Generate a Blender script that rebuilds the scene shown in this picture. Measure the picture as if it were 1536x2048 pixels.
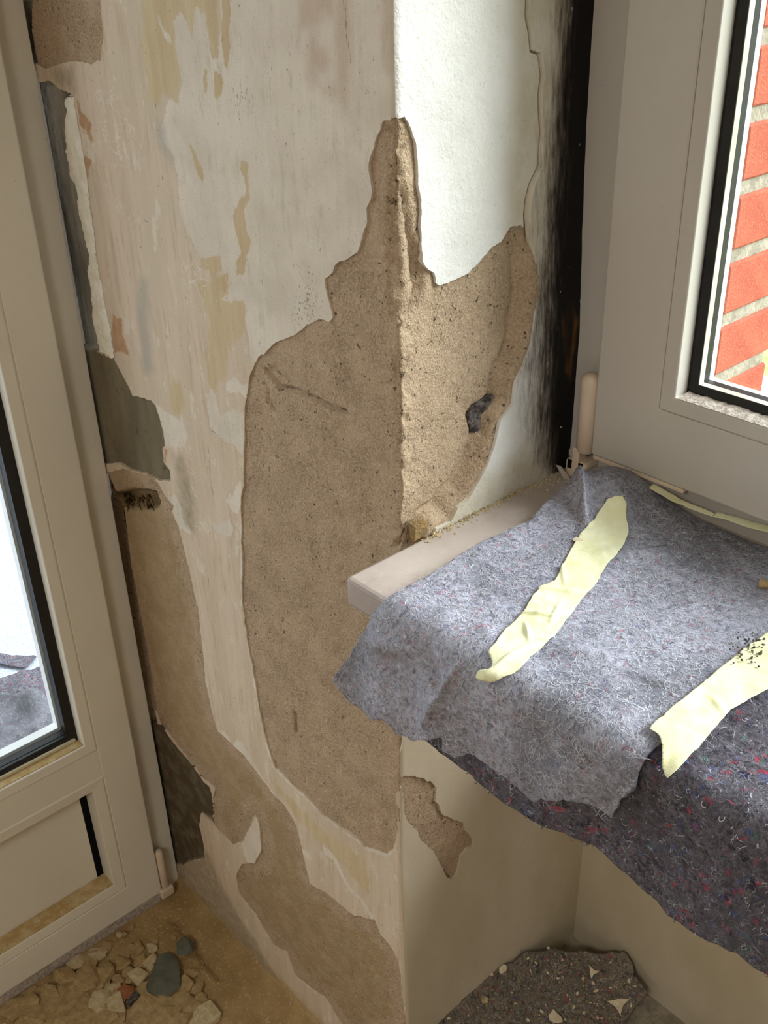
import bpy, bmesh, math, random
import numpy as np
from mathutils import Matrix, Vector

for o in list(bpy.data.objects):
    bpy.data.objects.remove(o, do_unlink=True)
SC = bpy.context.scene
COL = SC.collection
rng = np.random.default_rng(7)
random.seed(7)

# ------------------------------------------------------------------ camera
FPX, YAW, PITCH, ROLL = 2062.568, -.846785601, .513460525, .0290986796
ZS = .9963                                     # height of the sill top above the floor
CAM = np.array([.63223, -.58068, ZS + .51292])
fwd = np.array([math.sin(YAW)*math.cos(PITCH), math.cos(YAW)*math.cos(PITCH), -math.sin(PITCH)])
rgt = np.array([math.cos(YAW), -math.sin(YAW), 0.])
dwn = np.cross(fwd, rgt)
R2 = math.cos(ROLL)*rgt + math.sin(ROLL)*dwn
D2 = -math.sin(ROLL)*rgt + math.cos(ROLL)*dwn
cam = bpy.data.objects.new('camera', bpy.data.cameras.new('camera'))
COL.objects.link(cam)
cam.matrix_world = Matrix(((R2[0], -D2[0], -fwd[0], CAM[0]), (R2[1], -D2[1], -fwd[1], CAM[1]),
                           (R2[2], -D2[2], -fwd[2], CAM[2]), (0, 0, 0, 1)))
cam.data.sensor_fit = 'VERTICAL'
cam.data.sensor_height = 36.0
cam.data.lens = FPX/2048*36.0
cam.data.clip_start = .01
SC.camera = cam

# ------------------------------------------------------------------ sky, sun, exposure
w = bpy.data.worlds.new('overcast_sky'); SC.world = w; w.use_nodes = True
wb = w.node_tree.nodes['Background']
wb.inputs[0].default_value = (.88, .93, 1.0, 1); wb.inputs[1].default_value = 3.6
sd = bpy.data.lights.new('hazy_sun', 'SUN'); sd.energy = 12.5; sd.angle = math.radians(34); sd.color = (.97, .98, 1.0)
sun = bpy.data.objects.new('hazy_sun', sd); COL.objects.link(sun)
sun.rotation_euler = Vector((-.62, -.70, -.60)).to_track_quat('-Z', 'Y').to_euler()
ld = bpy.data.lights.new('warm_room_fill', 'AREA'); ld.shape = 'DISK'; ld.size = .7; ld.energy = 31; ld.color = (1.0, .945, .86)  # added warm fill behind the camera, not a known fitting
fill_lamp = bpy.data.objects.new('warm_room_fill', ld); COL.objects.link(fill_lamp); fill_lamp.location = (.9, -1.75, 2.15)
vs = SC.view_settings
vs.view_transform = 'Standard'; vs.look = 'None'; vs.gamma = 1.0; vs.use_curve_mapping = False
vs.exposure = -.62

# ------------------------------------------------------------------ photograph point -> place
def ray(px, py):
    return R2*(px-768) + D2*(py-1024) + fwd*FPX
def hit(px, py, ax, val):
    d = ray(px, py)
    return CAM + d*(val-CAM[ax])/d[ax]

# ------------------------------------------------------------------ materials
def lin(c):
    c = np.asarray(c, float)/255
    r = np.where(c <= .04045, c/12.92, ((c+.055)/1.055)**2.4)
    return (float(r[0]), float(r[1]), float(r[2]), 1.0)

class NT:
    def __init__(s, name, rough=.8, spec=.3):
        s.m = bpy.data.materials.new(name); s.m.use_nodes = True
        s.t = s.m.node_tree; s.b = s.t.nodes['Principled BSDF']
        s.b.inputs['Roughness'].default_value = rough
        s.b.inputs['Specular IOR Level'].default_value = spec
        s.co = s.t.nodes.new('ShaderNodeTexCoord').outputs['Object']
    def put(s, sock, v):
        if hasattr(v, 'is_output'): s.t.links.new(v, sock)
        elif isinstance(v, (tuple, list)) and sock.type == 'RGBA' and len(v) == 3: sock.default_value = lin(v)
        else: sock.default_value = v
    def noise(s, scale, detail=3, rough=.55, vec=None, dist=0, col=False):
        n = s.t.nodes.new('ShaderNodeTexNoise')
        s.put(n.inputs['Vector'], vec or s.co); n.inputs['Scale'].default_value = scale
        n.inputs['Detail'].default_value = detail; n.inputs['Roughness'].default_value = rough
        n.inputs['Distortion'].default_value = dist
        return n.outputs['Color' if col else 'Fac']
    def voro(s, scale, feat='F1', vec=None, out='Distance', rnd=1.0):
        n = s.t.nodes.new('ShaderNodeTexVoronoi'); n.feature = feat
        s.put(n.inputs['Vector'], vec or s.co); n.inputs['Scale'].default_value = scale
        n.inputs['Randomness'].default_value = rnd
        return n.outputs[out]
    def scale(s, x, y, z, vec=None, rot=None):
        n = s.t.nodes.new('ShaderNodeMapping'); s.put(n.inputs['Vector'], vec or s.co)
        n.inputs['Scale'].default_value = (x, y, z)
        if rot: n.inputs['Rotation'].default_value = rot
        return n.outputs[0]
    def warp(s, amt, nscale, vec=None, detail=2):
        nz = s.noise(nscale, detail, .5, vec, col=True)
        a = s.t.nodes.new('ShaderNodeVectorMath'); a.operation = 'SUBTRACT'; s.put(a.inputs[0], nz); a.inputs[1].default_value = (.5, .5, .5)
        b = s.t.nodes.new('ShaderNodeVectorMath'); b.operation = 'MULTIPLY_ADD'
        s.put(b.inputs[0], a.outputs[0]); b.inputs[1].default_value = (amt, amt, amt); s.put(b.inputs[2], vec or s.co)
        return b.outputs[0]
    def rng(s, v, a, b, c=0., d=1., smooth=True):
        n = s.t.nodes.new('ShaderNodeMapRange'); n.interpolation_type = 'SMOOTHSTEP' if smooth else 'LINEAR'
        s.put(n.inputs[0], v)
        for i, q in enumerate((a, b, c, d)): n.inputs[i+1].default_value = q
        return n.outputs[0]
    def math(s, op, a, b=None):
        n = s.t.nodes.new('ShaderNodeMath'); n.operation = op; s.put(n.inputs[0], a)
        if b is not None: s.put(n.inputs[1], b)
        return n.outputs[0]
    def mix(s, f, a, b, blend='MIX'):
        n = s.t.nodes.new('ShaderNodeMix'); n.data_type = 'RGBA'; n.blend_type = blend
        s.put(n.inputs[0], f); s.put(n.inputs[6], a); s.put(n.inputs[7], b)
        return n.outputs[2]
    def attr(s, name):
        n = s.t.nodes.new('ShaderNodeAttribute'); n.attribute_name = name
        return n.outputs['Fac']
    def sdf(s, name, amt, nscale, soft=.0012, detail=4, vec=None, rough=.6):
        # ragged threshold of a painted region's signed distance
        v = s.attr(name); nz = s.noise(nscale, detail, rough, vec)
        nz = s.math('MULTIPLY', s.math('SUBTRACT', nz, .5), amt)
        return s.rng(s.math('ADD', v, nz), -soft, soft)
    def bump(s, h, dist, strength=1.0, prev=None):
        n = s.t.nodes.new('ShaderNodeBump'); s.put(n.inputs['Height'], h)
        n.inputs['Distance'].default_value = dist; n.inputs['Strength'].default_value = strength
        if prev is not None: s.put(n.inputs['Normal'], prev)
        return n.outputs[0]
    def done(s, col=None, normal=None, rough=None):
        if col is not None: s.put(s.b.inputs['Base Color'], col)
        if normal is not None: s.put(s.b.inputs['Normal'], normal)
        if rough is not None: s.put(s.b.inputs['Roughness'], rough)
        return s.m

def mat_render():            # coarse lime render under the paint
    n = NT('lime_render', .95, .1)
    c = n.mix(n.rng(n.noise(22, 5, .6), .3, .72), (165, 141, 115), (192, 167, 138))
    c = n.mix(n.rng(n.noise(9, 3, .6), .52, .75, 0, .55), c, (149, 124, 98))
    c = n.mix(n.rng(n.noise(420, 2, .6), .35, .7, 0, .6), c, (212, 190, 163))
    pit = n.rng(n.noise(170, 4, .72), .615, .68)
    c = n.mix(n.math('MULTIPLY', pit, .9), c, (78, 66, 54))
    grit = n.rng(n.voro(330), .10, .2, 1, 0)
    c = n.mix(n.math('MULTIPLY', grit, n.rng(n.noise(35, 2), .5, .62)), c, (78, 74, 70))
    lime = n.rng(n.noise(60, 4, .65), .66, .74)
    c = n.mix(n.math('MULTIPLY', lime, .5), c, (226, 208, 178))
    gn = n.noise(38, 4, .6); st = n.noise(14, 4, .6, n.scale(1, 1, .25))
    cem = n.mix(n.rng(st, .3, .72), (116, 107, 87), (148, 137, 113)); cem = n.mix(n.rng(gn, .58, .75, 0, .6), cem, (84, 76, 62))
    c = n.mix(n.sdf('cement', .006, 90), c, cem)
    grv = n.mix(n.rng(n.noise(30, 4, .6, n.scale(1, 1, .2)), .35, .7), (128, 121, 106), (176, 170, 156))
    c = n.mix(n.sdf('groove', .004, 120), c, grv)
    gc = n.mix(n.rng(gn, .4, .65), (96, 84, 66), (120, 110, 90))
    c = n.mix(n.sdf('damp', .014, 60, .004), c, gc)
    c = n.mix(n.sdf('recess_shade', .004, 150), c, (46, 40, 34))  # shade inside cracks, hole and door gap painted as near-black colour
    ogr = n.mix(n.rng(gn, .4, .65), (172, 148, 110), (184, 162, 126))
    c = n.mix(n.math('MULTIPLY', n.sdf('ochre', .02, 60, .008), .7), c, ogr)
    dust = n.mix(n.rng(n.noise(180, 3), .4, .65), (166, 132, 78), (190, 158, 104))
    c = n.mix(n.sdf('dust', .03, 40, .012), c, dust)
    h = n.math('ADD', n.noise(190, 4, .7), n.math('MULTIPLY', n.noise(600, 2, .7), .5))
    h = n.math('SUBTRACT', h, n.math('MULTIPLY', pit, .55))
    nm = n.bump(h, .0034, .9)
    return n.done(c, nm)

def mat_coat():              # old paint and skim coats on the wall
    n = NT('old_paint', .85, .25)
    stv = n.scale(1, 1, .12)
    pink = n.mix(n.rng(n.noise(26, 4, .6, stv), .3, .7), (206, 187, 164), (217, 199, 178))
    pink = n.mix(n.rng(n.noise(110, 6, .7, stv), .48, .72, 0, .75), pink, (186, 165, 136))
    pink = n.mix(n.rng(n.noise(7, 3, .6), .45, .7, 0, .6), pink, (206, 192, 168))
    pink = n.mix(n.rng(n.noise(40, 6, .72, n.scale(1, 1, .45)), .575, .62, 0, .6), pink, (224, 215, 198))
    white = n.mix(n.rng(n.noise(12, 4, .6), .35, .7), (224, 213, 197), (213, 201, 185))
    white = n.mix(n.rng(n.noise(90, 6, .72, n.scale(1, 1, .3)), .52, .72, 0, .6), white, (190, 180, 160))
    white = n.mix(n.rng(n.noise(330, 3, .7), .62, .72, 0, .6), white, (166, 156, 140))
    white = n.mix(n.rng(n.noise(6, 4, .6), .5, .7, 0, .5), white, (200, 190, 168))
    och = n.mix(n.rng(n.noise(60, 4, .6, stv), .3, .7), (196, 174, 134), (210, 192, 156))
    c = n.mix(n.math('MULTIPLY', n.sdf('ochre', .034, 60, .004, 6, n.scale(1, 1, .3), .68), .85), pink, och)
    c = n.mix(n.sdf('white', .020, 70, .0009, 6, n.scale(1, 1, .7), .68), c, white)
    c = n.mix(n.math('MULTIPLY', n.sdf('bare', .016, 80, .0012, 6, n.scale(1, 1, .6), .68), .9), c, n.mix(n.rng(n.noise(80, 4, .6, stv), .3, .7), (192, 168, 128), (203, 182, 144)))
    c = n.mix(n.math('MULTIPLY', n.sdf('pinkstain', .016, 40, .008), .55), c, (190, 164, 140))
    c = n.mix(n.math('MULTIPLY', n.sdf('bluegrey', .02, 30, .010, vec=stv), .62), c, (168, 166, 156))
    c = n.mix(n.math('MULTIPLY', n.sdf('rust', .012, 90, .002), .85), c, n.mix(n.rng(n.noise(90, 3), .4, .6), (186, 146, 108), (174, 132, 94)))
    spk = n.rng(n.noise(200, 3, .75, n.scale(1, 1, .6)), .675, .72)
    c = n.mix(n.math('MULTIPLY', spk, .75), c, (122, 108, 90))
    spm = n.math('MULTIPLY', n.rng(n.noise(330, 3, .65), .55, .63), n.sdf('mould', .03, 60, .012))
    c = n.mix(n.math('MULTIPLY', spm, .8), c, (112, 103, 88))
    scr = n.rng(n.voro(34, 'DISTANCE_TO_EDGE', n.warp(.05, 40, n.scale(1, 1, 1.6))), .0, .035, 1, 0)
    c = n.mix(n.math('MULTIPLY', scr, n.math('MULTIPLY', n.sdf('scratch', .02, 40, .015), .8)), c, (226, 220, 206))
    dust = n.mix(n.rng(n.noise(180, 3), .4, .65), (176, 146, 96), (196, 168, 120))
    c = n.mix(n.math('MULTIPLY', n.sdf('dust', .03, 40, .012), .85), c, dust)
    c = n.mix(n.math('MULTIPLY', n.sdf('dirt', .03, 45, .010, vec=n.scale(1, 1, .5)), .75), c, n.mix(n.rng(n.noise(70, 4, .65), .35, .65), (150, 136, 112), (176, 162, 138)))
    crk = n.sdf('crack', .0015, 200, .0006)
    c = n.mix(n.math('MULTIPLY', crk, .75), c, (88, 78, 66))
    h = n.math('ADD', n.noise(80, 3, .5, stv), n.math('MULTIPLY', n.noise(400, 3, .7), .35))
    nm = n.bump(h, .0016, .8)
    return n.done(c, nm)

def mat_reveal():            # whitewash of the window reveal with black mould
    n = NT('reveal_whitewash', .85, .25)
    stv = n.scale(1, 1, .15)
    c = n.mix(n.rng(n.noise(14, 4, .6), .35, .7), (234, 232, 228), (222, 219, 213))
    c = n.mix(n.math('MULTIPLY', n.sdf('cream', .03, 25, .02), .8), c, n.mix(n.rng(n.noise(30, 4, .6), .35, .65), (206, 196, 172), (222, 214, 198)))
    c = n.mix(n.rng(n.noise(260, 3, .7), .62, .74, 0, .45), c, (170, 162, 152))
    m = n.attr('blackmould')
    st = n.noise(150, 5, .7, n.scale(1.4, 1.4, .22)); st2 = n.noise(24, 4, .6, n.scale(1, 1, .35))
    mm = n.math('ADD', m, n.math('MULTIPLY', n.math('SUBTRACT', st, .5), .95))
    mm = n.math('ADD', mm, n.math('MULTIPLY', n.math('SUBTRACT', st2, .5), .5))
    mcol = n.mix(n.rng(mm, .55, 1.0), (92, 84, 76), (24, 21, 20))
    c = n.mix(n.rng(mm, .12, .78), c, mcol)
    c = n.mix(n.math('MULTIPLY', n.sdf('brownrot', .012, 60, .004), .8), c, n.mix(n.rng(n.noise(60, 4, .6, stv), .4, .6), (38, 28, 18), (110, 74, 26)))
    chip = n.math('MULTIPLY', n.rng(n.noise(95, 2, .5, n.scale(1, 1, .5)), .71, .73), n.rng(m, .75, .9))
    c = n.mix(chip, c, (214, 206, 190))
    h = n.math('ADD', n.noise(240, 3, .7), n.math('MULTIPLY', n.noise(60, 3, .5), .8))
    nm = n.bump(h, .0012, .8)
    return n.done(c, nm)

def mat_simple(name, c1, c2, scale=40, rough=.5, spec=.4, bump=0., bscale=200, vec=None, lo=.35, hi=.65):
    n = NT(name, rough, spec)
    v = n.scale(*vec) if vec else None
    c = n.mix(n.rng(n.noise(scale, 4, .6, v), lo, hi), c1, c2)
    nm = n.bump(n.noise(bscale, 3, .6), bump, .8) if bump else None
    return n.done(c, nm)

def mat_pvc(name, base, dirt, amt=.35, rough=.38):
    n = NT(name, rough, .45)
    c = n.mix(n.rng(n.noise(9, 4, .6, n.scale(1, 1, .5)), .42, .75, 0, amt), base, dirt)
    c = n.mix(n.rng(n.noise(300, 2, .6), .70, .76, 0, .35), c, (120, 108, 90))
    return n.done(c, n.bump(n.noise(30, 2), .0006, .3))

def mat_dusty(name, base):   # horizontal ledges buried in plaster dust
    n = NT(name, .9, .1)
    c = n.mix(n.rng(n.noise(60, 4, .65), .35, .68), (186, 156, 104), base)
    c = n.mix(n.rng(n.noise(300, 3, .7), .58, .7, 0, .6), c, (128, 100, 62))
    return n.done(c, n.bump(n.noise(220, 4, .7), .002, .8))

def mat_felt(name, dark, light, film, rough, white=.5):
    n = NT(name, rough, .5 if film else .15)
    wv = n.warp(.02, 45, None, 3); wv2 = n.warp(.012, 120, None, 3)
    c = n.mix(n.rng(n.noise(210, 5, .75, n.warp(.006, 60), .6), .32, .66), dark, light)
    c = n.mix(n.rng(n.noise(24, 4, .65), .42, .64, 0, .6), c, tuple(int(q*.72) for q in light))
    cl = n.voro(190, 'F1', wv, 'Color')
    sp = n.t.nodes.new('ShaderNodeSeparateColor'); n.put(sp.inputs[0], cl)
    msk = n.rng(n.noise(26, 4, .6), .5, .62)
    for ch, lo, hi, colr, a in (('Red', .93, .96, (176, 56, 76), .6), ('Green', .93, .96, (66, 86, 140), .5), ('Blue', .95, .97, (60, 120, 100), .35), ('Blue', .04, .02, (40, 34, 52), .8)):
        f = n.math('MULTIPLY', n.rng(sp.outputs[ch], lo, hi), n.rng(n.noise(150, 2, .6, wv2), .42, .58))
        c = n.mix(n.math('MULTIPLY', f, a if not film else a*.6), c, colr)
    f1 = n.rng(n.voro(150, 'DISTANCE_TO_EDGE', wv), 0, .045, 1, 0)
    f1 = n.math('MULTIPLY', f1, n.rng(n.noise(70, 3), .44, .6))
    f2 = n.rng(n.voro(330, 'DISTANCE_TO_EDGE', wv2), 0, .08, 1, 0)
    f2 = n.math('MULTIPLY', f2, n.rng(n.noise(95, 3), .46, .62))
    f3 = n.rng(n.voro(62, 'DISTANCE_TO_EDGE', n.warp(.03, 38, None, 3)), 0, .016, 1, 0)
    f3 = n.math('MULTIPLY', f3, n.rng(n.noise(48, 3), .45, .58))
    fib = n.math('MAXIMUM', n.math('MAXIMUM', f1, f2), f3)
    if film: c = n.mix(n.rng(n.noise(7, 4, .6, n.warp(.1, 8)), .40, .62, 0, .55), c, tuple(int(q*.62) for q in dark))
    c = n.mix(n.math('MULTIPLY', fib, white), c, (214, 216, 226))
    h = n.math('ADD', n.noise(160, 4, .7, None, 1.0), n.math('MULTIPLY', fib, .5))
    nm = n.bump(h, .0016 if film else .003, .75)
    m = n.done(c, nm)
    if film:
        n.b.inputs['Coat Weight'].default_value = .35; n.b.inputs['Coat Roughness'].default_value = .33
        n.put(n.b.inputs['Coat Normal'], n.bump(n.noise(90, 4, .6), .0022, .9))
    return m

def mat_glass():
    m = bpy.data.materials.new('clear_glass'); m.use_nodes = True; t = m.node_tree
    t.nodes.remove(t.nodes['Principled BSDF'])
    tr = t.nodes.new('ShaderNodeBsdfTransparent'); gl = t.nodes.new('ShaderNodeBsdfGlossy'); gl.inputs['Roughness'].default_value = .02
    lw = t.nodes.new('ShaderNodeLayerWeight'); lw.inputs[0].default_value = .5
    pw = t.nodes.new('ShaderNodeMath'); pw.operation = 'POWER'; pw.inputs[1].default_value = 5; t.links.new(lw.outputs['Facing'], pw.inputs[0])
    fr = t.nodes.new('ShaderNodeMath'); fr.operation = 'MULTIPLY_ADD'; fr.inputs[1].default_value = .6; fr.inputs[2].default_value = .015; t.links.new(pw.outputs[0], fr.inputs[0])
    mx = t.nodes.new('ShaderNodeMixShader'); tr.inputs[0].default_value = (.97, .985, .98, 1)
    t.links.new(fr.outputs[0], mx.inputs[0]); t.links.new(tr.outputs[0], mx.inputs[1]); t.links.new(gl.outputs[0], mx.inputs[2])
    t.links.new(mx.outputs[0], t.nodes['Material Output'].inputs[0])
    return m

def mat_tape():
    n = NT('masking_tape', .6, .3)
    c = n.mix(n.rng(n.noise(45, 4, .6), .35, .65), (228, 225, 178), (236, 234, 198))
    c = n.mix(n.rng(n.noise(20, 3, .6), .5, .7, 0, .5), c, (216, 214, 176))
    n.b.inputs['Subsurface Weight'].default_value = 0
    return n.done(c, n.bump(n.noise(500, 3, .6, n.scale(1, 2.5, 1)), .0004, .6))

def mat_brick():
    n = NT('red_brick', .9, .15)
    c = n.mix(n.rng(n.noise(28, 4, .6), .3, .7), (186, 98, 76), (170, 84, 66))
    c = n.mix(n.rng(n.noise(420, 2, .7), .55, .7, 0, .55), c, (214, 150, 126))
    return n.done(c, n.bump(n.noise(350, 3, .7), .0018, .9))

def mat_marble():
    n = NT('pinkish_marble', .35, .5)
    v = n.warp(.06, 12)
    c = n.mix(n.rng(n.noise(9, 5, .65, v), .35, .65), (170, 156, 148), (186, 174, 165))
    c = n.mix(n.rng(n.noise(24, 5, .7, v), .55, .72, 0, .5), c, (158, 141, 136))
    c = n.mix(n.rng(n.voro(9, 'DISTANCE_TO_EDGE', n.warp(.12, 9)), 0, .008, .25, 0), c, (206, 196, 188))
    c = n.mix(n.rng(n.noise(120, 4, .7), .55, .75, 0, .6), c, (198, 185, 166))
    return n.done(c, n.bump(n.noise(200, 3), .0004, .5))

def mat_floor():
    n = NT('dusty_screed', .95, .1)
    c = n.mix(n.rng(n.noise(14, 5, .65), .3, .7), (154, 126, 84), (178, 150, 106))
    c = n.mix(n.rng(n.noise(5, 3, .6), .5, .7, 0, .7), c, (146, 117, 76))
    c = n.mix(n.rng(n.noise(160, 4, .7), .55, .7, 0, .7), c, (200, 178, 140))
    c = n.mix(n.rng(n.noise(260, 3, .7), .66, .74, 0, .7), c, (98, 76, 48))
    h = n.math('ADD', n.noise(60, 5, .65), n.math('MULTIPLY', n.noise(260, 3, .7), .5))
    return n.done(c, n.bump(h, .004, .8))

M = dict(render=mat_render(), coat=mat_coat(), reveal=mat_reveal(),
  foam=mat_simple('crumbly_gypsum', (246, 242, 230), (232, 226, 208), 60, .9, .1, .003, 120),
  plain=mat_simple('room_plaster', (206, 198, 188), (216, 209, 200), 6, .9, .1, .001, 60),
  niche=mat_simple('niche_limewash', (196, 184, 158), (208, 197, 175), 7, .9, .1, .0012, 90, (1, 1, .5)),
  pvc=mat_pvc('white_plastic', (196, 189, 180), (180, 172, 160)),
  pvc_door=mat_pvc('yellowed_white_plastic', (230, 225, 211), (212, 204, 186)),
  hinge=mat_simple('pinkish_plastic', (226, 206, 184), (216, 196, 174), 20, .4, .4),
  rubber=mat_simple('black_rubber', (22, 21, 21), (34, 33, 32), 60, .5, .4),
  spacer=mat_simple('cream_spacer', (224, 214, 186), (206, 198, 168), 30, .4, .5),
  bright=mat_simple('clean_white_plastic', (245, 245, 245), (238, 238, 238), 30, .4, .4),
  dustledge=mat_dusty('dust_covered_plastic', (206, 186, 146)),
  greydust=mat_simple('grey_dust', (196, 186, 176), (160, 148, 136), 160, .95, .1, .003, 200),
  glass=mat_glass(), tape=mat_tape(), brick=mat_brick(), marble=mat_marble(), floor=mat_floor(),
  mortar=mat_simple('grey_mortar', (140, 132, 118), (168, 159, 143), 60, .95, .1, .003, 160),
  felt_film=mat_felt('film_backed_felt', (104, 102, 114), (188, 188, 206), True, .5, .8),
  felt_grey=mat_felt('grey_film_felt', (62, 60, 66), (122, 120, 132), True, .5, .5),
  felt_raw=mat_felt('raw_recycled_felt', (46, 42, 48), (116, 110, 120), False, .95, .4),
  felt_dusty=mat_felt('dusty_recycled_felt', (98, 89, 78), (160, 148, 128), False, .95, .3),
  fib_w=mat_simple('pale_fibre', (205, 205, 212), (180, 182, 190), 80, .8, .2),
  fib_d=mat_simple('dark_fibre', (60, 56, 66), (84, 80, 92), 80, .8, .2),
  fib_r=mat_simple('red_fibre', (170, 44, 64), (196, 78, 96), 80, .8, .2),
  fib_b=mat_simple('blue_fibre', (62, 92, 160), (96, 130, 186), 80, .8, .2),
  frag=mat_simple('plaster_crumb', (180, 155, 114), (158, 133, 94), 90, .95, .1, .002, 300),
  fragpale=mat_simple('pale_plaster_crumb', (204, 188, 154), (184, 164, 126), 90, .95, .1, .002, 300),
  brickcrumb=mat_simple('brick_crumb', (158, 104, 72), (140, 88, 60), 90, .95, .1),
  slate=mat_simple('slate', (88, 90, 80), (106, 106, 92), 50, .8, .2, .001, 200),
  stone=mat_simple('dark_stone', (122, 112, 108), (52, 46, 44), 170, .8, .3, .006, 220),
  flake=mat_simple('paint_flake', (228, 216, 188), (214, 200, 170), 60, .7, .2),
  wood=mat_simple('splintered_wood', (120, 98, 66), (52, 40, 28), 120, .9, .1, .004, 160, (.3, 1, 1.5)),
  woodpale=mat_simple('pale_splinter', (186, 160, 116), (150, 122, 82), 90, .9, .1),
  grass=mat_simple('grass_ground', (146, 160, 100), (170, 182, 124), 3, .95, .1),
  balcony=mat_simple('pale_balcony_screed', (150, 156, 170), (184, 189, 200), 160, .8, .2, .002, 120),
  metal=mat_simple('dull_metal', (92, 88, 78), (66, 62, 54), 60, .5, .5),
  gapshade=mat_simple('black_gap_shade', (14, 13, 13), (20, 19, 18), 60, .8, .1))  # near-black colour standing in for shade inside gaps and slots

# ------------------------------------------------------------------ object helpers
def tag(o, label=None, cat=None, group=None, kind=None):
    for k, v in (('label', label), ('category', cat), ('group', group), ('kind', kind)):
        if v: o[k] = v
    return o
def empty(name, loc=(0, 0, 0)):
    o = bpy.data.objects.new(name, None); COL.objects.link(o); o.location = loc; o.empty_display_size = .05
    return o
def link(name, me, mat=None, parent=None):
    o = bpy.data.objects.new(name, me); COL.objects.link(o)
    if mat: me.materials.append(mat if not isinstance(mat, str) else M[mat])
    if parent is not None:
        o.parent = parent
        if parent.location.length > 0: o.matrix_parent_inverse = Matrix.Translation(-parent.location)
    return o
def mk_mesh(name, V, faces, smooth=True):
    me = bpy.data.meshes.new(name); V = np.asarray(V, np.float32)
    me.vertices.add(len(V)); me.vertices.foreach_set('co', V.ravel())
    F = [np.asarray(f, np.int32) for f in faces if len(f)]
    tot = np.concatenate([np.full(len(f), f.shape[1], np.int32) for f in F])
    li = np.concatenate([f.ravel() for f in F])
    me.loops.add(len(li)); me.loops.foreach_set('vertex_index', li)
    me.polygons.add(len(tot)); st = np.zeros(len(tot), np.int32); st[1:] = np.cumsum(tot)[:-1]
    me.polygons.foreach_set('loop_start', st); me.polygons.foreach_set('loop_total', tot)
    me.polygons.foreach_set('use_smooth', np.full(len(tot), smooth))
    me.update(calc_edges=True)
    return me
def set_attr(me, name, vals):
    a = me.attributes.new(name, 'FLOAT', 'POINT'); a.data.foreach_set('value', np.asarray(vals, np.float32))
def bm_obj(name, bm, mat, parent=None, bevel=0., smooth=False):
    bmesh.ops.recalc_face_normals(bm, faces=bm.faces)
    me = bpy.data.meshes.new(name); bm.to_mesh(me); bm.free()
    if smooth: me.polygons.foreach_set('use_smooth', np.full(len(me.polygons), True))
    o = link(name, me, mat, parent)
    if bevel:
        b = o.modifiers.new('bevel', 'BEVEL'); b.width = bevel; b.segments = 2; b.limit_method = 'ANGLE'
    return o
def add_box(bm, a, b):
    x0, y0, z0 = a; x1, y1, z1 = b
    v = [bm.verts.new(p) for p in ((x0, y0, z0), (x1, y0, z0), (x1, y1, z0), (x0, y1, z0), (x0, y0, z1), (x1, y0, z1), (x1, y1, z1), (x0, y1, z1))]
    for f in ((0, 3, 2, 1), (4, 5, 6, 7), (0, 1, 5, 4), (1, 2, 6, 5), (2, 3, 7, 6), (3, 0, 4, 7)): bm.faces.new([v[i] for i in f])
def box(name, a, b, mat, parent=None, bevel=0.):
    bm = bmesh.new(); add_box(bm, a, b); return bm_obj(name, bm, mat, parent, bevel)
def ring(name, mp, rect, prof, mat, parent=None, bevel=.0012):
    # mitred rectangular profile: prof = [(inset, protrusion)], closed loop
    a0, a1, b0, b1 = rect; bm = bmesh.new(); R = []
    for i, d in prof:
        R.append([bm.verts.new(mp(a, b, d)) for a, b in ((a0+i, b0+i), (a1-i, b0+i), (a1-i, b1-i), (a0+i, b1-i))])
    for k in range(len(R)):
        p, q = R[k], R[(k+1) % len(R)]
        for c in range(4): bm.faces.new((p[c], p[(c+1) % 4], q[(c+1) % 4], q[c]))
    return bm_obj(name, bm, mat, parent, bevel)

# value noise
def vnoise(x, y, seed):
    r = np.random.default_rng(seed); T = r.random((256, 256))
    xi = np.floor(x).astype(int); yi = np.floor(y).astype(int); fx = x-xi; fy = y-yi
    fx = fx*fx*(3-2*fx); fy = fy*fy*(3-2*fy)
    g = lambda i, j: T[i & 255, j & 255]
    return (g(xi, yi)*(1-fx)+g(xi+1, yi)*fx)*(1-fy)+(g(xi, yi+1)*(1-fx)+g(xi+1, yi+1)*fx)*fy
def fbm(x, y, f, seed, oct=4, gain=.5):
    s = 0; a = 1; t = 0
    for k in range(oct):
        s = s+a*vnoise(x*f+k*17.3, y*f+k*9.1, seed+k); t += a; a *= gain; f *= 2.03
    return s/t-.5
def sstep(a, b, x):
    t = np.clip((x-a)/(b-a), 0, 1); return t*t*(3-2*t)

# signed distance (positive inside) of a polygon on a grid, clamped away from the shape
CL = .06
def poly_sdf(P, U, Z):
    P = np.asarray(P, float); out = np.full((len(Z), len(U)), -CL)
    j0, j1 = np.searchsorted(U, [P[:, 0].min()-CL, P[:, 0].max()+CL]); i0, i1 = np.searchsorted(Z, [P[:, 1].min()-CL, P[:, 1].max()+CL])
    if j1 <= j0 or i1 <= i0: return out
    X, Y = np.meshgrid(U[j0:j1], Z[i0:i1]); d = np.full(X.shape, CL*CL); ins = np.zeros(X.shape, bool)
    n = len(P)
    for k in range(n):
        a = P[k]; b = P[(k+1) % n]; e = b-a; L = e@e
        if L < 1e-14: continue
        t = np.clip(((X-a[0])*e[0]+(Y-a[1])*e[1])/L, 0, 1)
        d = np.minimum(d, (X-a[0]-t*e[0])**2+(Y-a[1]-t*e[1])**2)
        if a[1] != b[1]:
            c = ((a[1] > Y) != (b[1] > Y)) & (X < (b[0]-a[0])*(Y-a[1])/(b[1]-a[1])+a[0]); ins ^= c
    out[i0:i1, j0:j1] = np.where(ins, 1, -1)*np.sqrt(d)
    return out
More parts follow.
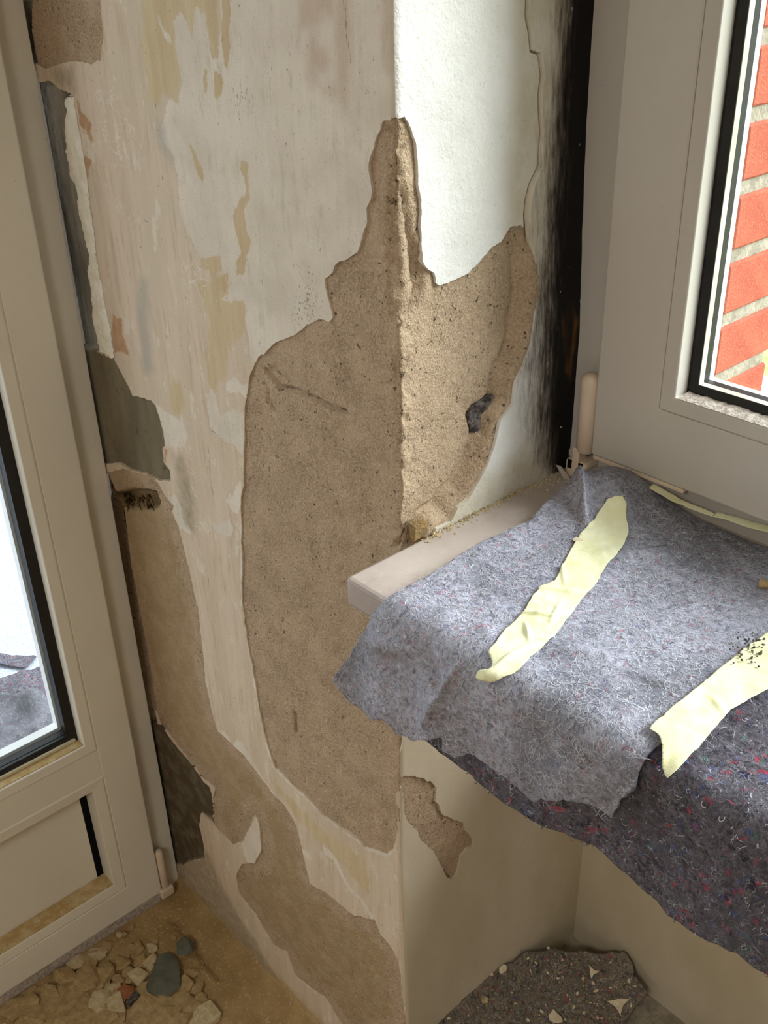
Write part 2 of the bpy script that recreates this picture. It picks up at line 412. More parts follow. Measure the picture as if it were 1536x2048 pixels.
def line_sdf(P, U, Z, w):
    P = np.asarray(P, float); out = np.full((len(Z), len(U)), -CL)
    j0, j1 = np.searchsorted(U, [P[:, 0].min()-.03, P[:, 0].max()+.03]); i0, i1 = np.searchsorted(Z, [P[:, 1].min()-.03, P[:, 1].max()+.03])
    if j1 <= j0 or i1 <= i0: return out
    X, Y = np.meshgrid(U[j0:j1], Z[i0:i1]); d = np.full(X.shape, CL*CL)
    for a, b in zip(P[:-1], P[1:]):
        e = b-a; t = np.clip(((X-a[0])*e[0]+(Y-a[1])*e[1])/(e@e+1e-12), 0, 1)
        d = np.minimum(d, (X-a[0]-t*e[0])**2+(Y-a[1]-t*e[1])**2)
    out[i0:i1, j0:j1] = w-np.sqrt(d)
    return out
def union(*a): return np.maximum.reduce(a)

def gsample(G, U, Z, u, z):
    j = np.clip(np.searchsorted(U, u)-1, 0, len(U)-2); i = np.clip(np.searchsorted(Z, z)-1, 0, len(Z)-2)
    a = (u-U[j])/(U[j+1]-U[j]); b = (z-Z[i])/(Z[i+1]-Z[i])
    return G[i, j]*(1-a)*(1-b)+G[i, j+1]*a*(1-b)+G[i+1, j]*(1-a)*b+G[i+1, j+1]*a*b

def clip_grid(name, U, Z, phi, pos, attrs=None, skirt=None, flip=False):
    # surface over the grid where phi > 0, cut along phi = 0; pos(u, z) -> xyz; skirt(u, z) -> xyz of the cut edge's foot
    m, n = phi.shape; ins = phi > 0
    UU, ZZ = np.meshgrid(U, Z); idx = np.full((m, n), -1); idx[ins] = np.arange(ins.sum()); k = int(ins.sum())
    pu = [UU[ins]]; pz = [ZZ[ins]]
    hx = ins[:, 1:] != ins[:, :-1]; t = phi[:, :-1][hx]/(phi[:, :-1][hx]-phi[:, 1:][hx])
    eh = np.full((m, n-1), -1); eh[hx] = k+np.arange(hx.sum()); k += int(hx.sum())
    pu.append(UU[:, :-1][hx]*(1-t)+UU[:, 1:][hx]*t); pz.append(ZZ[:, :-1][hx])
    vx = ins[1:] != ins[:-1]; t = phi[:-1][vx]/(phi[:-1][vx]-phi[1:][vx])
    ev = np.full((m-1, n), -1); ev[vx] = k+np.arange(vx.sum()); k += int(vx.sum())
    pu.append(UU[:-1][vx]); pz.append(ZZ[:-1][vx]*(1-t)+ZZ[1:][vx]*t)
    pu = np.concatenate(pu); pz = np.concatenate(pz)
    C = [idx[:-1, :-1], idx[:-1, 1:], idx[1:, 1:], idx[1:, :-1]]; Eg = [eh[:-1], ev[:, 1:], eh[1:], ev[:, :-1]]
    I = [ins[:-1, :-1], ins[:-1, 1:], ins[1:, 1:], ins[1:, :-1]]
    case = I[0]*1+I[1]*2+I[2]*4+I[3]*8
    faces = []; segs = []
    for c in range(1, 16):
        mk = case == c
        if not mk.any(): continue
        b = [(c >> q) & 1 for q in range(4)]; seq = []
        for q in range(4):
            if b[q]: seq.append(('c', q))
            if b[q] != b[(q+1) % 4]: seq.append(('e', q))
        arr = np.stack([(C if s == 'c' else Eg)[q][mk] for s, q in seq], 1); faces.append(arr)
        for q in range(len(seq)):
            if seq[q][0] == 'e' and seq[(q+1) % len(seq)][0] == 'e': segs.append(arr[:, [q, (q+1) % len(seq)]])
    V = pos(pu, pz)
    if skirt is not None and segs:
        S = np.concatenate(segs); ids = np.unique(S); mp = np.full(len(pu), -1); mp[ids] = np.arange(len(ids)); k0 = len(V)
        V = np.concatenate([V, V[ids], skirt(pu[ids], pz[ids])])
        A = mp[S[:, 0]]; B = mp[S[:, 1]]; L = len(ids)
        faces.append(np.stack([k0+B, k0+A, k0+A+L, k0+B+L], 1))
        pu = np.concatenate([pu, pu[ids], pu[ids]]); pz = np.concatenate([pz, pz[ids], pz[ids]])
    if flip: faces = [f[:, ::-1] for f in faces]
    me = mk_mesh(name, V, faces)
    for nm, G in (attrs or {}).items(): set_attr(me, nm, gsample(G, U, Z, pu, pz) if isinstance(G, np.ndarray) else G(pu, pz))
    return me

# ================================================================== FRONT WALL: pier, reveal and niche cheek in one wrapped surface
# domain u: u < 0 runs along the room face (x), u > 0 runs into the reveal (y)
CZ = [0, .242, .559, .726, ZS, 1.05, 1.19, 2.6]; CX = [-.010, -.010, -.0135, -.0092, 0, .0015, .003, .003]
def cxf(z): return np.interp(z, CZ, CX)
RC = .0035
def wall_pos(u, z, off):
    c = cxf(z); s = sstep(-.16, -.0, u); x = np.where(u < -RC, u+c*s, 0.); y = np.where(u > RC, u, 0.)
    th = (np.clip(u, -RC, RC)/RC+1)*math.pi/4; nx = np.sin(th); ny = -np.cos(th)
    arc = np.abs(u) <= RC
    x = np.where(arc, c-RC+RC*nx, np.where(u > RC, c, x)); y = np.where(arc, RC+RC*ny, y)
    return np.stack([x+nx*off, y+ny*off, z], -1)
def pL(px, py):
    p = hit(px, py, 1, 0.); x = p[0]
    return (x-float(cxf(p[2]))*float(sstep(-.16, 0, x)), p[2])
def pB(px, py, off=0.):
    z = 1.2
    for _ in range(6):
        p = hit(px, py, 0, float(cxf(z))+off); z = p[2]
    return (p[1], p[2])
def PL(*a): return [pL(*q) for q in a]
def PB(off, *a): return [pB(q[0], q[1], off) for q in a]

U = np.arange(-.645, .3751, .002); Z = np.concatenate([np.arange(-.004, 1.53, .002), [1.56, 1.62, 1.75, 2.0, 2.25, 2.5]])
GU, GZ = np.meshgrid(U, Z)
rag = fbm(GU, GZ, 45, 11, 4, .6)*.011            # ragged breakage of the coats
ragf = fbm(GU, GZ, 160, 31, 3, .6)*.004

S_main = union(poly_sdf(PL((803, 236), (772, 243), (757, 267), (752, 293), (745, 313), (741, 333), (742, 353), (749, 377), (745, 400), (737, 417), (739, 443),
    (725, 477), (719, 500), (699, 512), (672, 525), (669, 542), (654, 555), (655, 579), (660, 599), (669, 632), (662, 640), (642, 637), (619, 649),
    (599, 665), (575, 675), (555, 685), (532, 702), (512, 725), (500, 755), (497, 795), (493, 812), (490, 912), (488, 945), (485, 1024), (487, 1124), (487, 1204),
    (492, 1237), (497, 1277), (503, 1311), (510, 1341), (512, 1357), (519, 1407), (525, 1441), (537, 1487), (555, 1536), (569, 1549), (592, 1573), (609, 1586),
    (629, 1606), (645, 1626), (672, 1646), (699, 1663), (719, 1679), (732, 1693), (752, 1699), (775, 1708), (789, 1696), (796, 1679), (797, 1646), (800, 1619), (796, 1603),
    (801, 1560), (801, 1480), (840, 1300), (840, 600), (830, 300)), U, Z),
  poly_sdf([(-.004, 1.5*0+pB(800, 236)[1])]+PB(.002, (785, 233), (799, 240), (807, 267), (815, 297), (822, 320), (819, 360), (815, 400), (812, 453), (824, 460), (840, 480), (842, 522),
    (865, 549), (869, 567), (879, 570), (912, 559), (935, 548), (950, 535), (965, 515), (985, 492), (1000, 480), (1020, 455), (1040, 448), (1062, 466), (1070, 520), (1076, 580))
    + PB(.012, (1068, 640), (1060, 685), (1046, 729), (1030, 765), (1024, 785), (1020, 810), (998, 842), (990, 868), (984, 892), (970, 930), (955, 960), (933, 997), (913, 1016), (900, 1044), (872, 1062), (850, 1085))
    + [(.0, ZS-.03), (-.006, ZS-.03)], U, Z))
S_low = poly_sdf(PL((318, 962), (333, 989), (353, 1012), (347, 1024), (360, 1051), (370, 1101), (380, 1141), (387, 1174), (400, 1224), (407, 1291), (413, 1357), (430, 1434), (437, 1461),
    (467, 1487), (490, 1507), (503, 1527), (525, 1556), (549, 1588), (572, 1609), (592, 1646), (602, 1676), (615, 1736), (622, 1766), (652, 1783), (672, 1799), (712, 1829), (752, 1838),
    (765, 1869), (785, 1889), (799, 1919), (805, 1953), (809, 2003), (814, 2080), (705, 2080), (679, 2036), (655, 1999), (622, 1973), (595, 1953), (575, 1903), (549, 1889), (532, 1863),
    (512, 1826), (482, 1790), (474, 1755), (483, 1729), (512, 1722), (525, 1699), (520, 1649), (512, 1626), (487, 1683), (467, 1689), (430, 1649), (428, 1640), (430, 1600), (432, 1575),
    (410, 1560), (385, 1525), (360, 1495), (335, 1460), (322, 1445), (308, 1400), (295, 1330), (270, 1230), (250, 1130), (235, 1060), (225, 1000), (215, 945), (250, 936), (275, 945), (300, 950)), U, Z)
S_top = poly_sdf(PL((40, -420), (207, -420), (205, 33), (210, 67), (208, 120), (187, 128), (167, 123), (147, 122), (133, 125), (93, 137), (60, 120), (45, 67)), U, Z)
S_cem = poly_sdf(PL((150, 690), (192, 702), (230, 719), (248, 752), (260, 775), (267, 792), (303, 799), (313, 812), (322, 842), (330, 865), (333, 892), (328, 895), (330, 922), (343, 942), (345, 962),
    (320, 959), (287, 945), (263, 939), (240, 925), (200, 929), (180, 895), (170, 829), (160, 772), (150, 729)), U, Z)
S_damp = poly_sdf(PL((300, 1440), (325, 1448), (340, 1470), (360, 1497), (385, 1527), (410, 1562), (422, 1573), (428, 1600), (428, 1645), (405, 1625), (400, 1650), (410, 1690), (412, 1715), (390, 1718), (365, 1730), (330, 1720)), U, Z)
S_grv = poly_sdf(PL((20, -420), (55, -420), (62, 60), (72, 130), (80, 165), (103, 160), (122, 178), (147, 187), (133, 197), (137, 227), (133, 257), (137, 300), (143, 347), (160, 387), (157, 407), (167, 450), (173, 477),
    (183, 512), (180, 539), (185, 565), (190, 612), (193, 645), (200, 692), (203, 702), (150, 700), (60, 250)), U, Z)
S_gap = poly_sdf(PL((215, 945), (232, 985), (245, 1010), (252, 1060), (262, 1130), (275, 1200), (292, 1290), (305, 1370), (318, 1445), (300, 1445), (200, 950)), U, Z)
S_foam = poly_sdf(PL((133, 197), (150, 193), (163, 267), (173, 333), (187, 433), (197, 512), (200, 530), (213, 595), (227, 662), (231, 716), (203, 702), (200, 692), (193, 645), (190, 612), (185, 565), (180, 539), (184, 512), (173, 477), (167, 450), (157, 407), (160, 387), (143, 347), (137, 300), (133, 257), (137, 227)), U, Z)
S_hole = poly_sdf(PL((232, 985), (262, 978), (290, 980), (312, 985), (320, 1000), (318, 1012), (305, 1020), (275, 1018), (250, 1012), (235, 1010)), U, Z)
S_niche = poly_sdf(PB(0, (800, 1545), (850, 1555), (872, 1570), (868, 1600), (885, 1625), (920, 1645), (935, 1665), (942, 1690), (930, 1692), (915, 1710), (910, 1750), (890, 1755), (870, 1712), (845, 1682), (830, 1660), (812, 1640), (803, 1600)), U, Z)
S_slab = poly_sdf(PB(.012, (1071, -30), (1069, 33), (1076, 67), (1079, 103), (1094, 108), (1099, 150), (1094, 187), (1094, 227), (1096, 267), (1092, 307), (1092, 333), (1074, 370), (1067, 400), (1064, 433), (1066, 467),
    (1071, 512), (1074, 582), (1064, 635), (1057, 685), (1041, 729), (1024, 759), (1021, 780), (1017, 807), (993, 839), (987, 866), (981, 889), (967, 928), (952, 956), (930, 993), (909, 1012), (895, 1040), (866, 1055), (858, 1073))
    + [(.03, ZS-.02), (.36, ZS-.02), (.36, 2.6), (pB(1071, -30, .012)[0], 2.6)], U, Z)
crk_rev = PB(.006, (1071, -30), (1069, 33), (1076, 67), (1079, 103), (1094, 108), (1099, 150), (1094, 187), (1094, 227), (1096, 267), (1092, 307), (1092, 333), (1074, 370), (1067, 400), (1064, 433), (1066, 467), (1071, 512), (1074, 582))
L_crk = line_sdf(crk_rev, U, Z, .0022)
# holes of the paint coat
S_open = union(S_main, S_low, S_top, S_cem, S_grv, S_foam+.001, S_gap, S_damp)
S_open = S_open+rag*(GU > -.5)*.55+ragf*.5
# ---- relief of the render
D = fbm(GU, GZ, 9, 3, 3)*.004
rough = fbm(GU, GZ, 60, 5, 4, .62)*.0042+np.minimum(0, fbm(GU, GZ, 140, 8, 3, .6)+.12)*.007
D = D+rough*.8
D -= .012*sstep(-.002, .003, S_grv)
D -= .022*sstep(-.002, .004, S_gap)
D -= .0015*sstep(-.001, .002, S_cem)+.002*sstep(-.001, .003, S_damp)
D -= .016*sstep(-.004, .008, S_hole)
D = np.where(S_cem > 0, D*.5-.002, D)
# cracks in the big bare patch
LCR = []
for pts, wd, dp in ((((533, 742), (548, 762), (560, 777), (590, 780), (612, 790), (640, 803), (665, 816), (690, 825)), .0022, .006), (((545, 738), (560, 752), (575, 765)), .0025, .003),
                    (((535, 780), (536, 800), (545, 820)), .002, .003), (((588, 1428), (590, 1445), (592, 1466)), .0018, .005), (((790, 1090), (805, 1078), (815, 1065)), .002, .005)):
    l = line_sdf(PL(*pts), U, Z, wd); LCR.append(l-wd+.0005); D -= dp*sstep(-.0025, .001, l)
# broken step up to the slab in the reveal, worn arris of the corner
zr = pB(1066, 467)[1]; rfade = sstep(zr+.004, zr-.03, GZ)
rise = sstep(-.017, -.002, S_slab+fbm(GU, GZ, 70, 21, 3)*.006)*(GU > 0)*rfade*.5+sstep(-.017, -.002, S_slab)*(GU > 0)*.5*rfade
D -= .0035*np.exp(-((S_slab+.0185)/.0035)**2)*(GU > 0)*rfade*(GZ > ZS)
D += .0135*rise*sstep(ZS-.03, ZS-.01, GZ)
zc0 = pB(800, 238)[1]; zc1 = pB(815, 640)[1]; zz = np.clip((zc0-GZ)/(zc0-zc1), 0, 1)
chip_w = np.interp(zz, [0, .1, .3, .5, .7, .85, .95, 1], [.002, .005, .009, .016, .026, .032, .024, .0])
chip_d = np.interp(zz, [0, .1, .3, .5, .7, .85, .95, 1], [.001, .003, .006, .012, .018, .021, .015, .0])
uu = GU+fbm(GU, GZ, 40, 44, 3)*.010
D -= np.where((GU > -.004), chip_d*np.clip(1-np.maximum(uu, 0)/np.maximum(chip_w, 1e-4), 0, 1)**.8, 0)*(GZ > ZS)
D -= np.where(GU <= -.004, chip_d*np.clip(1+(GU+.004)/.010, 0, 1)*.6, 0)*(GZ > ZS)
D += (np.abs(GU) < .012)*rough*.9*(GZ > ZS)*(GZ < zc0)
# stone pocket
S_stone = poly_sdf(PB(.0, (936, 826), (942, 814), (960, 804), (980, 792), (985, 792), (979, 808), (971, 818), (967, 834), (961, 850), (956, 863), (945, 863), (939, 848)), U, Z)
D -= .006*sstep(-.003, .002, S_stone)
# paint and stain regions on the coat
S_white = union(poly_sdf(PL((353, 43), (367, 28), (380, 43), (390, 85), (395, 18), (413, 23), (418, 60), (425, 115), (440, 120), (445, 50), (450, -420), (803, -420), (803, 300), (803, 700), (530, 712), (507, 725), (503, 699), (497, 652),
    (490, 602), (437, 599), (460, 589), (460, 569), (450, 542), (430, 545), (413, 535), (400, 500), (377, 460), (365, 433), (362, 373), (357, 340), (347, 307), (330, 283), (323, 253), (333, 227), (337, 197), (350, 200), (363, 213), (362, 187), (367, 153), (358, 100)), U, Z),
  poly_sdf(PL((320, 24), (327, 28), (333, 55), (346, 70), (346, 85), (338, 82), (330, 62), (322, 45)), U, Z),
  poly_sdf(PL((313, 805), (330, 822), (345, 830), (358, 838), (366, 826), (372, 850), (380, 875), (372, 890), (350, 895), (335, 892), (330, 860)), U, Z),
  poly_sdf(PL((452, 770), (470, 752), (485, 765), (500, 772), (496, 800), (480, 785), (462, 782), (453, 780)), U, Z),
  poly_sdf(PL((417, 790), (428, 776), (436, 800), (445, 830), (470, 818), (490, 830), (492, 880), (489, 910), (470, 890), (455, 880), (440, 872), (425, 850), (420, 820)), U, Z),
  poly_sdf(PL((340, 1002), (352, 985), (368, 1020), (380, 1050), (390, 1075), (375, 1065), (360, 1050), (352, 1030)), U, Z),
  poly_sdf(PL((425, 1045), (445, 1050), (462, 1035), (470, 1060), (462, 1070), (440, 1064), (430, 1058)), U, Z),
  poly_sdf(PL((470, 985), (484, 960), (487, 1010), (478, 1028), (466, 1015), (455, 1000)), U, Z),
  poly_sdf(PL((487, 1685), (500, 1655), (515, 1628), (525, 1650), (527, 1700), (512, 1728), (495, 1720), (488, 1700)), U, Z),
  poly_sdf(PL((600, 1690), (615, 1700), (628, 1720), (618, 1718), (605, 1705)), U, Z),
  poly_sdf(PL((645, 1690), (662, 1700), (680, 1725), (690, 1755), (706, 1780), (722, 1790), (740, 1815), (752, 1835), (765, 1868), (755, 1858), (742, 1830), (722, 1800), (700, 1782), (684, 1750), (668, 1720), (650, 1705)), U, Z),
  poly_sdf(PL((440, 1455), (455, 1465), (468, 1488), (478, 1476), (490, 1490), (505, 1515), (522, 1545), (530, 1562), (520, 1550), (500, 1520), (465, 1490), (440, 1468)), U, Z),
  *[line_sdf(PL(*q), U, Z, .0022) for q in (((537, 1487), (548, 1530), (570, 1552), (592, 1575), (629, 1608), (672, 1648), (720, 1681), (735, 1695), (775, 1710), (792, 1698)), ((485, 1024), (487, 1124), (488, 1204), (500, 1290), (520, 1410), (537, 1487)),
    ((437, 1461), (467, 1487), (503, 1527), (525, 1556), (549, 1588)))])
S_och = union(poly_sdf(PL((297, -420), (450, -420), (440, 110), (430, 118), (418, 60), (413, 23), (395, 18), (390, 85), (380, 43), (367, 28), (353, 43), (358, 100), (367, 153), (362, 187), (358, 208), (345, 195), (335, 190), (325, 215), (300, 200), (290, 100)), U, Z),
  poly_sdf(PL((395, 560), (437, 560), (490, 604), (494, 660), (460, 700), (452, 760), (430, 785), (420, 760), (420, 700), (425, 640)), U, Z),
  poly_sdf(PL((345, 760), (365, 760), (372, 800), (365, 835), (350, 832), (340, 800)), U, Z), poly_sdf(PL((545, 1560), (592, 1600), (650, 1660), (735, 1720), (740, 1790), (690, 1730), (600, 1640)), U, Z))
S_bare = union(poly_sdf(PL((483, 317), (500, 325), (502, 350), (503, 390), (495, 420), (497, 455), (508, 480), (500, 505), (490, 550), (478, 548), (478, 520), (487, 500), (475, 460), (472, 430), (482, 400), (497, 385), (490, 350)), U, Z),
  poly_sdf(PL((405, 515), (445, 512), (447, 540), (430, 545), (413, 535)), U, Z), poly_sdf(PL((430, 555), (458, 548), (460, 580), (440, 585)), U, Z),
  poly_sdf(PL((433, 142), (445, 148), (449, 165), (446, 185), (438, 206), (432, 190), (431, 165)), U, Z), poly_sdf(PL((413, 140), (419, 138), (418, 170), (414, 193), (411, 170)), U, Z),
  poly_sdf(PL((448, -420), (462, -420), (462, 110), (460, 150), (452, 130), (447, 70)), U, Z), poly_sdf(PL((395, 300), (403, 330), (415, 350), (410, 364), (400, 345), (392, 320), (384, 290)), U, Z))
S_pst = union(poly_sdf(PL((603, -420), (685, -420), (672, 30), (655, 28), (640, 60), (642, 85), (655, 95), (662, 120), (655, 138), (640, 140), (640, 170), (628, 170), (618, 155), (620, 120), (618, 75), (625, 60), (602, 52)), U, Z),
  poly_sdf(PL((675, 100), (690, -420), (700, -420), (705, 90), (700, 140), (695, 220), (685, 200), (650, 182), (685, 170), (680, 130)), U, Z), poly_sdf(PL((762, -420), (784, -420), (782, 140), (770, 80)), U, Z),
  poly_sdf(PB(0, (1070, 1650), (1090, 1640), (1140, 1670), (1125, 1680), (1085, 1672)), U, Z))
S_blue = union(poly_sdf(PL((283, 560), (296, 560), (300, 640), (306, 720), (312, 745), (290, 745), (284, 680), (278, 620)), U, Z), poly_sdf(PL((318, 240), (330, 255), (335, 290), (352, 320), (345, 330), (322, 290)), U, Z))
S_rust = union(*[poly_sdf(PL(*q), U, Z) for q in (((157, 197), (163, 205), (165, 225), (178, 235), (186, 250), (183, 262), (190, 280), (186, 286), (175, 262), (163, 250), (160, 225)), ((172, 310), (180, 315), (186, 322), (180, 340), (178, 357), (173, 335)),
  ((229, 628), (236, 632), (248, 640), (246, 655), (252, 680), (262, 712), (250, 705), (232, 702), (228, 670), (230, 650)), ((330, 898), (338, 900), (335, 925), (331, 918)))])
S_mld = union(poly_sdf(PL((585, 605), (600, 580), (625, 570), (640, 600), (640, 635), (620, 645), (595, 640)), U, Z), poly_sdf(PL((470, 180), (500, 170), (512, 200), (500, 215), (475, 210)), U, Z), poly_sdf(PL((605, 540), (625, 535), (630, 560), (612, 565)), U, Z))
S_scr = union(poly_sdf(PL((195, 170), (240, 175), (262, 230), (255, 330), (228, 350), (200, 300)), U, Z), poly_sdf(PL((370, 520), (420, 520), (420, 590), (380, 600)), U, Z), poly_sdf(PL((345, 900), (385, 895), (400, 1010), (410, 1080), (372, 1050)), U, Z))
S_crk = union(*[line_sdf(PL(*q), U, Z, .0006) for q in (((313, 200), (317, 218)), ((289, 430), (292, 440), (300, 443)), ((410, 800), (414, 810)), ((425, 858), (440, 870), (448, 884), (458, 890)), ((408, 1085), (412, 1120), (420, 1160), (418, 1180)), ((690, 0), (697, 30), (694, 60), (703, 105), (705, 125)),
  ((420, 890), (424, 950), (430, 990)))])
S_dirt = union(poly_sdf(PL((330, 1710), (400, 1715), (415, 1700), (440, 1760), (480, 1830), (560, 1960), (480, 1900), (370, 1790)), U, Z), poly_sdf(PL((345, 905), (372, 900), (395, 1000), (400, 1080), (372, 1050)), U, Z)-.004, poly_sdf(PL((100, 135), (150, 128), (150, 180), (110, 170)), U, Z))
S_dust = np.where(GU < 0, .035-GZ, .03+.09-GZ)
Dl = fbm(GU, GZ, 9, 3, 3)*.004+fbm(GU, GZ, 30, 51, 3)*.0008
coat_off = Dl+.0022+np.where(GU > 0, .001, 0)
slab_off = np.interp(GZ, [.9, 1.0, 1.15, 1.25, 1.35, 1.6], [.0150, .0160, .0155, .010, .006, .0055])+Dl*.6+fbm(GU, GZ, 40, 71, 3)*.0008
slab_off += .0012*sstep(.006, 0, S_slab)
D = np.where((S_slab > .003) & (GZ > ZS), np.minimum(D, slab_off-.004), D)
D = np.where((S_open < -.004) & (S_slab < -.004), np.minimum(D, coat_off-.0015), D)
# ---- build
wall = link('wall_front', None or clip_grid('wall_front', U, Z, np.full(GU.shape, 1.), lambda u, z: wall_pos(u, z, gsample(D, U, Z, u, z)),
    dict(cement=S_cem, groove=S_grv, damp=union(S_damp, -.06+0*GU), recess_shade=union(S_hole-.004, S_gap-.006, *LCR), ochre=np.where(S_low > -.05, S_low-.03, -.06), dust=S_dust)), 'render')
tag(wall, 'scraped pier wall between balcony door and window, bare brown render under peeling paint', 'wall', kind='structure')
phi_coat = np.minimum(-S_open, np.where((GU > 0) & (GZ > ZS-.02), -S_slab-.0015, 1.))
phi_coat = np.minimum(phi_coat, np.where(GU > 0, np.where(GZ > ZS-.02, 1., -(S_niche+rag)), 1.))
phi_coat = np.minimum(phi_coat, np.where((GU > .01) & (GZ < 1.2) & (GZ > ZS-.02), -1., 1.))
foot = lambda o, d: (lambda u, z: wall_pos(u, z, gsample(o, U, Z, u, z)-d))
cattr = dict(white=np.where((GU > -.004) & (GZ > ZS), .03, np.where(GU > .004, -.06, S_white)), ochre=S_och, bare=S_bare, pinkstain=S_pst, bluegrey=S_blue, rust=S_rust, mould=S_mld, scratch=S_scr, crack=S_crk, dust=S_dust, dirt=S_dirt)
left = np.minimum(phi_coat, -GU+.0005)
o = link('paint_coat', clip_grid('paint_coat', U, Z, left, lambda u, z: wall_pos(u, z, gsample(coat_off, U, Z, u, z)), cattr, foot(coat_off, .005)), 'coat', wall)
o['label'] = 'flaking white and pinkish paint layers left on the pier'
low = np.minimum(np.minimum(phi_coat, GU), ZS-.022-GZ)
o = link('paint_coat', clip_grid('niche_coat', U, Z, low, lambda u, z: wall_pos(u, z, gsample(coat_off, U, Z, u, z)), dict(cattr, white=np.full(GU.shape, -.06), ochre=np.where(GU > .0, .0+fbm(GU, GZ, 14, 61, 3)*.08, -.06)), foot(coat_off, .005)), 'niche', wall)
o['label'] = 'cream limewash on the niche cheek below the sill'
up = np.minimum(np.minimum(phi_coat, GU+.0), GZ-ZS)
# mould grows out from the window frame
fr_y = .235
dm = fr_y-GU; wdt = np.interp(GZ, [.99, 1.02, 1.08, 1.15, 1.25, 1.35, 1.5], [.030, .052, .074, .080, .062, .052, .050])
blk = np.clip(1.42-dm/wdt, -1, 1.2)
cream = np.maximum((GU-.135)*1.2-np.maximum(1.27-GZ, 0)*.5, .04-(GZ-ZS)*.9)
rot_ = poly_sdf(PB(.012, (1120, 640), (1140, 600), (1150, 640), (1142, 700), (1136, 760), (1126, 740)), U, Z)
rattr = dict(blackmould=blk, cream=cream, brownrot=rot_)
rev_off = Dl+.003
o = link('whitewash_coat', clip_grid('whitewash_coat', U, Z, up, lambda u, z: wall_pos(u, z, gsample(rev_off, U, Z, u, z)), rattr, foot(rev_off, .006)), 'reveal', wall)
o['label'] = 'bright whitewash on the upper window reveal'
ph = np.minimum(S_slab-.0005+rag*.12*(GZ < 1.25)+ragf*.3, GZ-ZS+.004)
o = link('plaster_slab', clip_grid('plaster_slab', U, Z, ph, lambda u, z: wall_pos(u, z, gsample(slab_off, U, Z, u, z)), rattr, foot(slab_off, .008)), 'reveal', wall)
o['label'] = 'cracked plaster edge beside the window, blackened by mould'
fo = Dl+.002+np.abs(fbm(GU, GZ, 110, 81, 3))*.008
o = link('gypsum_strip', clip_grid('gypsum_strip', U, Z, S_foam+ragf*1.2, lambda u, z: wall_pos(u, z, gsample(fo, U, Z, u, z)), None, foot(fo, .016)), 'foam', wall)
o['label'] = 'crumbly white gypsum edge beside the door groove'
so = fbm(GU, GZ, 120, 91, 4, .65)*.014+.001
o = link('stone_chip', clip_grid('stone_chip', U, Z, S_stone+ragf*1.6+.0015, lambda u, z: wall_pos(u, z, gsample(so, U, Z, u, z)), None, foot(so, .012)), 'stone', wall)
o['label'] = 'dark grey stone showing in the broken render'

# small bits stuck in the wall
def hull(name, n, size, loc, mat, parent=None, rot=0., seed=0, flat=1.):
    r = np.random.default_rng(seed); bm = bmesh.new()
    for k in range(n):
        a = r.random()*6.283; rr = .55+.45*r.random(); h = (r.random()-.5)*2
        bm.verts.new((math.cos(a)*rr*size[0], math.sin(a)*rr*size[1], h*size[2]*(1-.35*rr*flat)))
    res = bmesh.ops.convex_hull(bm, input=bm.verts)
    bmesh.ops.delete(bm, geom=[g for g in res['geom_interior'] if isinstance(g, bmesh.types.BMVert)], context='VERTS')
    bmesh.ops.rotate(bm, verts=bm.verts, matrix=Matrix.Rotation(rot, 3, 'Z'))
    zmin = min(v.co.z for v in bm.verts)
    for v in bm.verts: v.co.z -= zmin
    o = bm_obj(name, bm, mat, parent)
    o.location = loc
    return o
def splinter(bm, a, b, w):
    a = Vector(a); b = Vector(b); d = (b-a).normalized(); s = d.cross(Vector((.3, .5, .8))).normalized()*w; t = d.cross(s).normalized()*w*.6
    V = [bm.verts.new(p) for p in (a+s, a+t, a-s, a-t, b+s*.3, b+t*.3, b-s*.3, b-t*.3)]
    for f in ((0, 1, 5, 4), (1, 2, 6, 5), (2, 3, 7, 6), (3, 0, 4, 7), (3, 2, 1, 0), (4, 5, 6, 7)): bm.faces.new([V[i] for i in f])
p0 = hit(236, 996, 1, .004); p1 = hit(314, 1003, 1, .006)
bm = bmesh.new(); r = np.random.default_rng(4)
for k in range(26):
    t = r.random(); q = p0+(p1-p0)*t*.85; L = .008+.016*r.random()
    splinter(bm, q+[0, .0, (r.random()-.5)*.02], q+[L*(.5+r.random()), -.004-.008*r.random(), (r.random()-.5)*.030], .0012+.0018*r.random())
o = bm_obj('wood_plug', bm, 'wood', wall); o['label'] = 'splintered end of a wooden dowel beside the door frame'
bm = bmesh.new(); add_box(bm, (p0[0]-.012, .002, p0[2]-.016), (p0[0]+.030, .012, p0[2]+.012)); bm_obj('wood_batten', bm, 'wood', wall, .002)
lp = hit(836, 1068, 0, .006)
o = hull('plaster_lump', 22, (.011, .013, .017), (.004, lp[1], ZS-.004), 'render', wall, 0, 9); o['label'] = 'loose lump of render at the foot of the reveal'

# ================================================================== rest of the shell
def grid_plane(name, xs, ys, zf, mat, attrs=None):
    X, Y = np.meshgrid(xs, ys); V = np.stack([X, Y, zf(X, Y)], -1).reshape(-1, 3); n = len(xs); m = len(ys)
    i = (np.arange(m-1)[:, None]*n+np.arange(n-1)[None]).ravel()
    return link(name, mk_mesh(name, V, [np.stack([i, i+1, i+n+1, i+n], 1)]), mat)
xs = np.concatenate([np.arange(-.66, .05, .006), [.3, 1, 2.3]]); ys = np.concatenate([[-2.8, -1.8], np.arange(-.62, .005, .006)])
def floor_z(X, Y):
    h = fbm(X, Y, 18, 101, 4)*.006*(np.abs(X) < .7)*(Y > -.7)
    bank = .016*np.exp(Y/.022)+.010*np.exp(-(X+.62)/.03)            # dust banked against wall and door
    groove = -.010*np.exp(-((Y+.055+.05*(X+.5))/.006)**2)*(X > -.56)*(X < -.40)
    return h+np.where((X < .05) & (Y > -.62), bank, 0)*(1+fbm(X, Y, 30, 105, 3)*1.2)+groove-.004
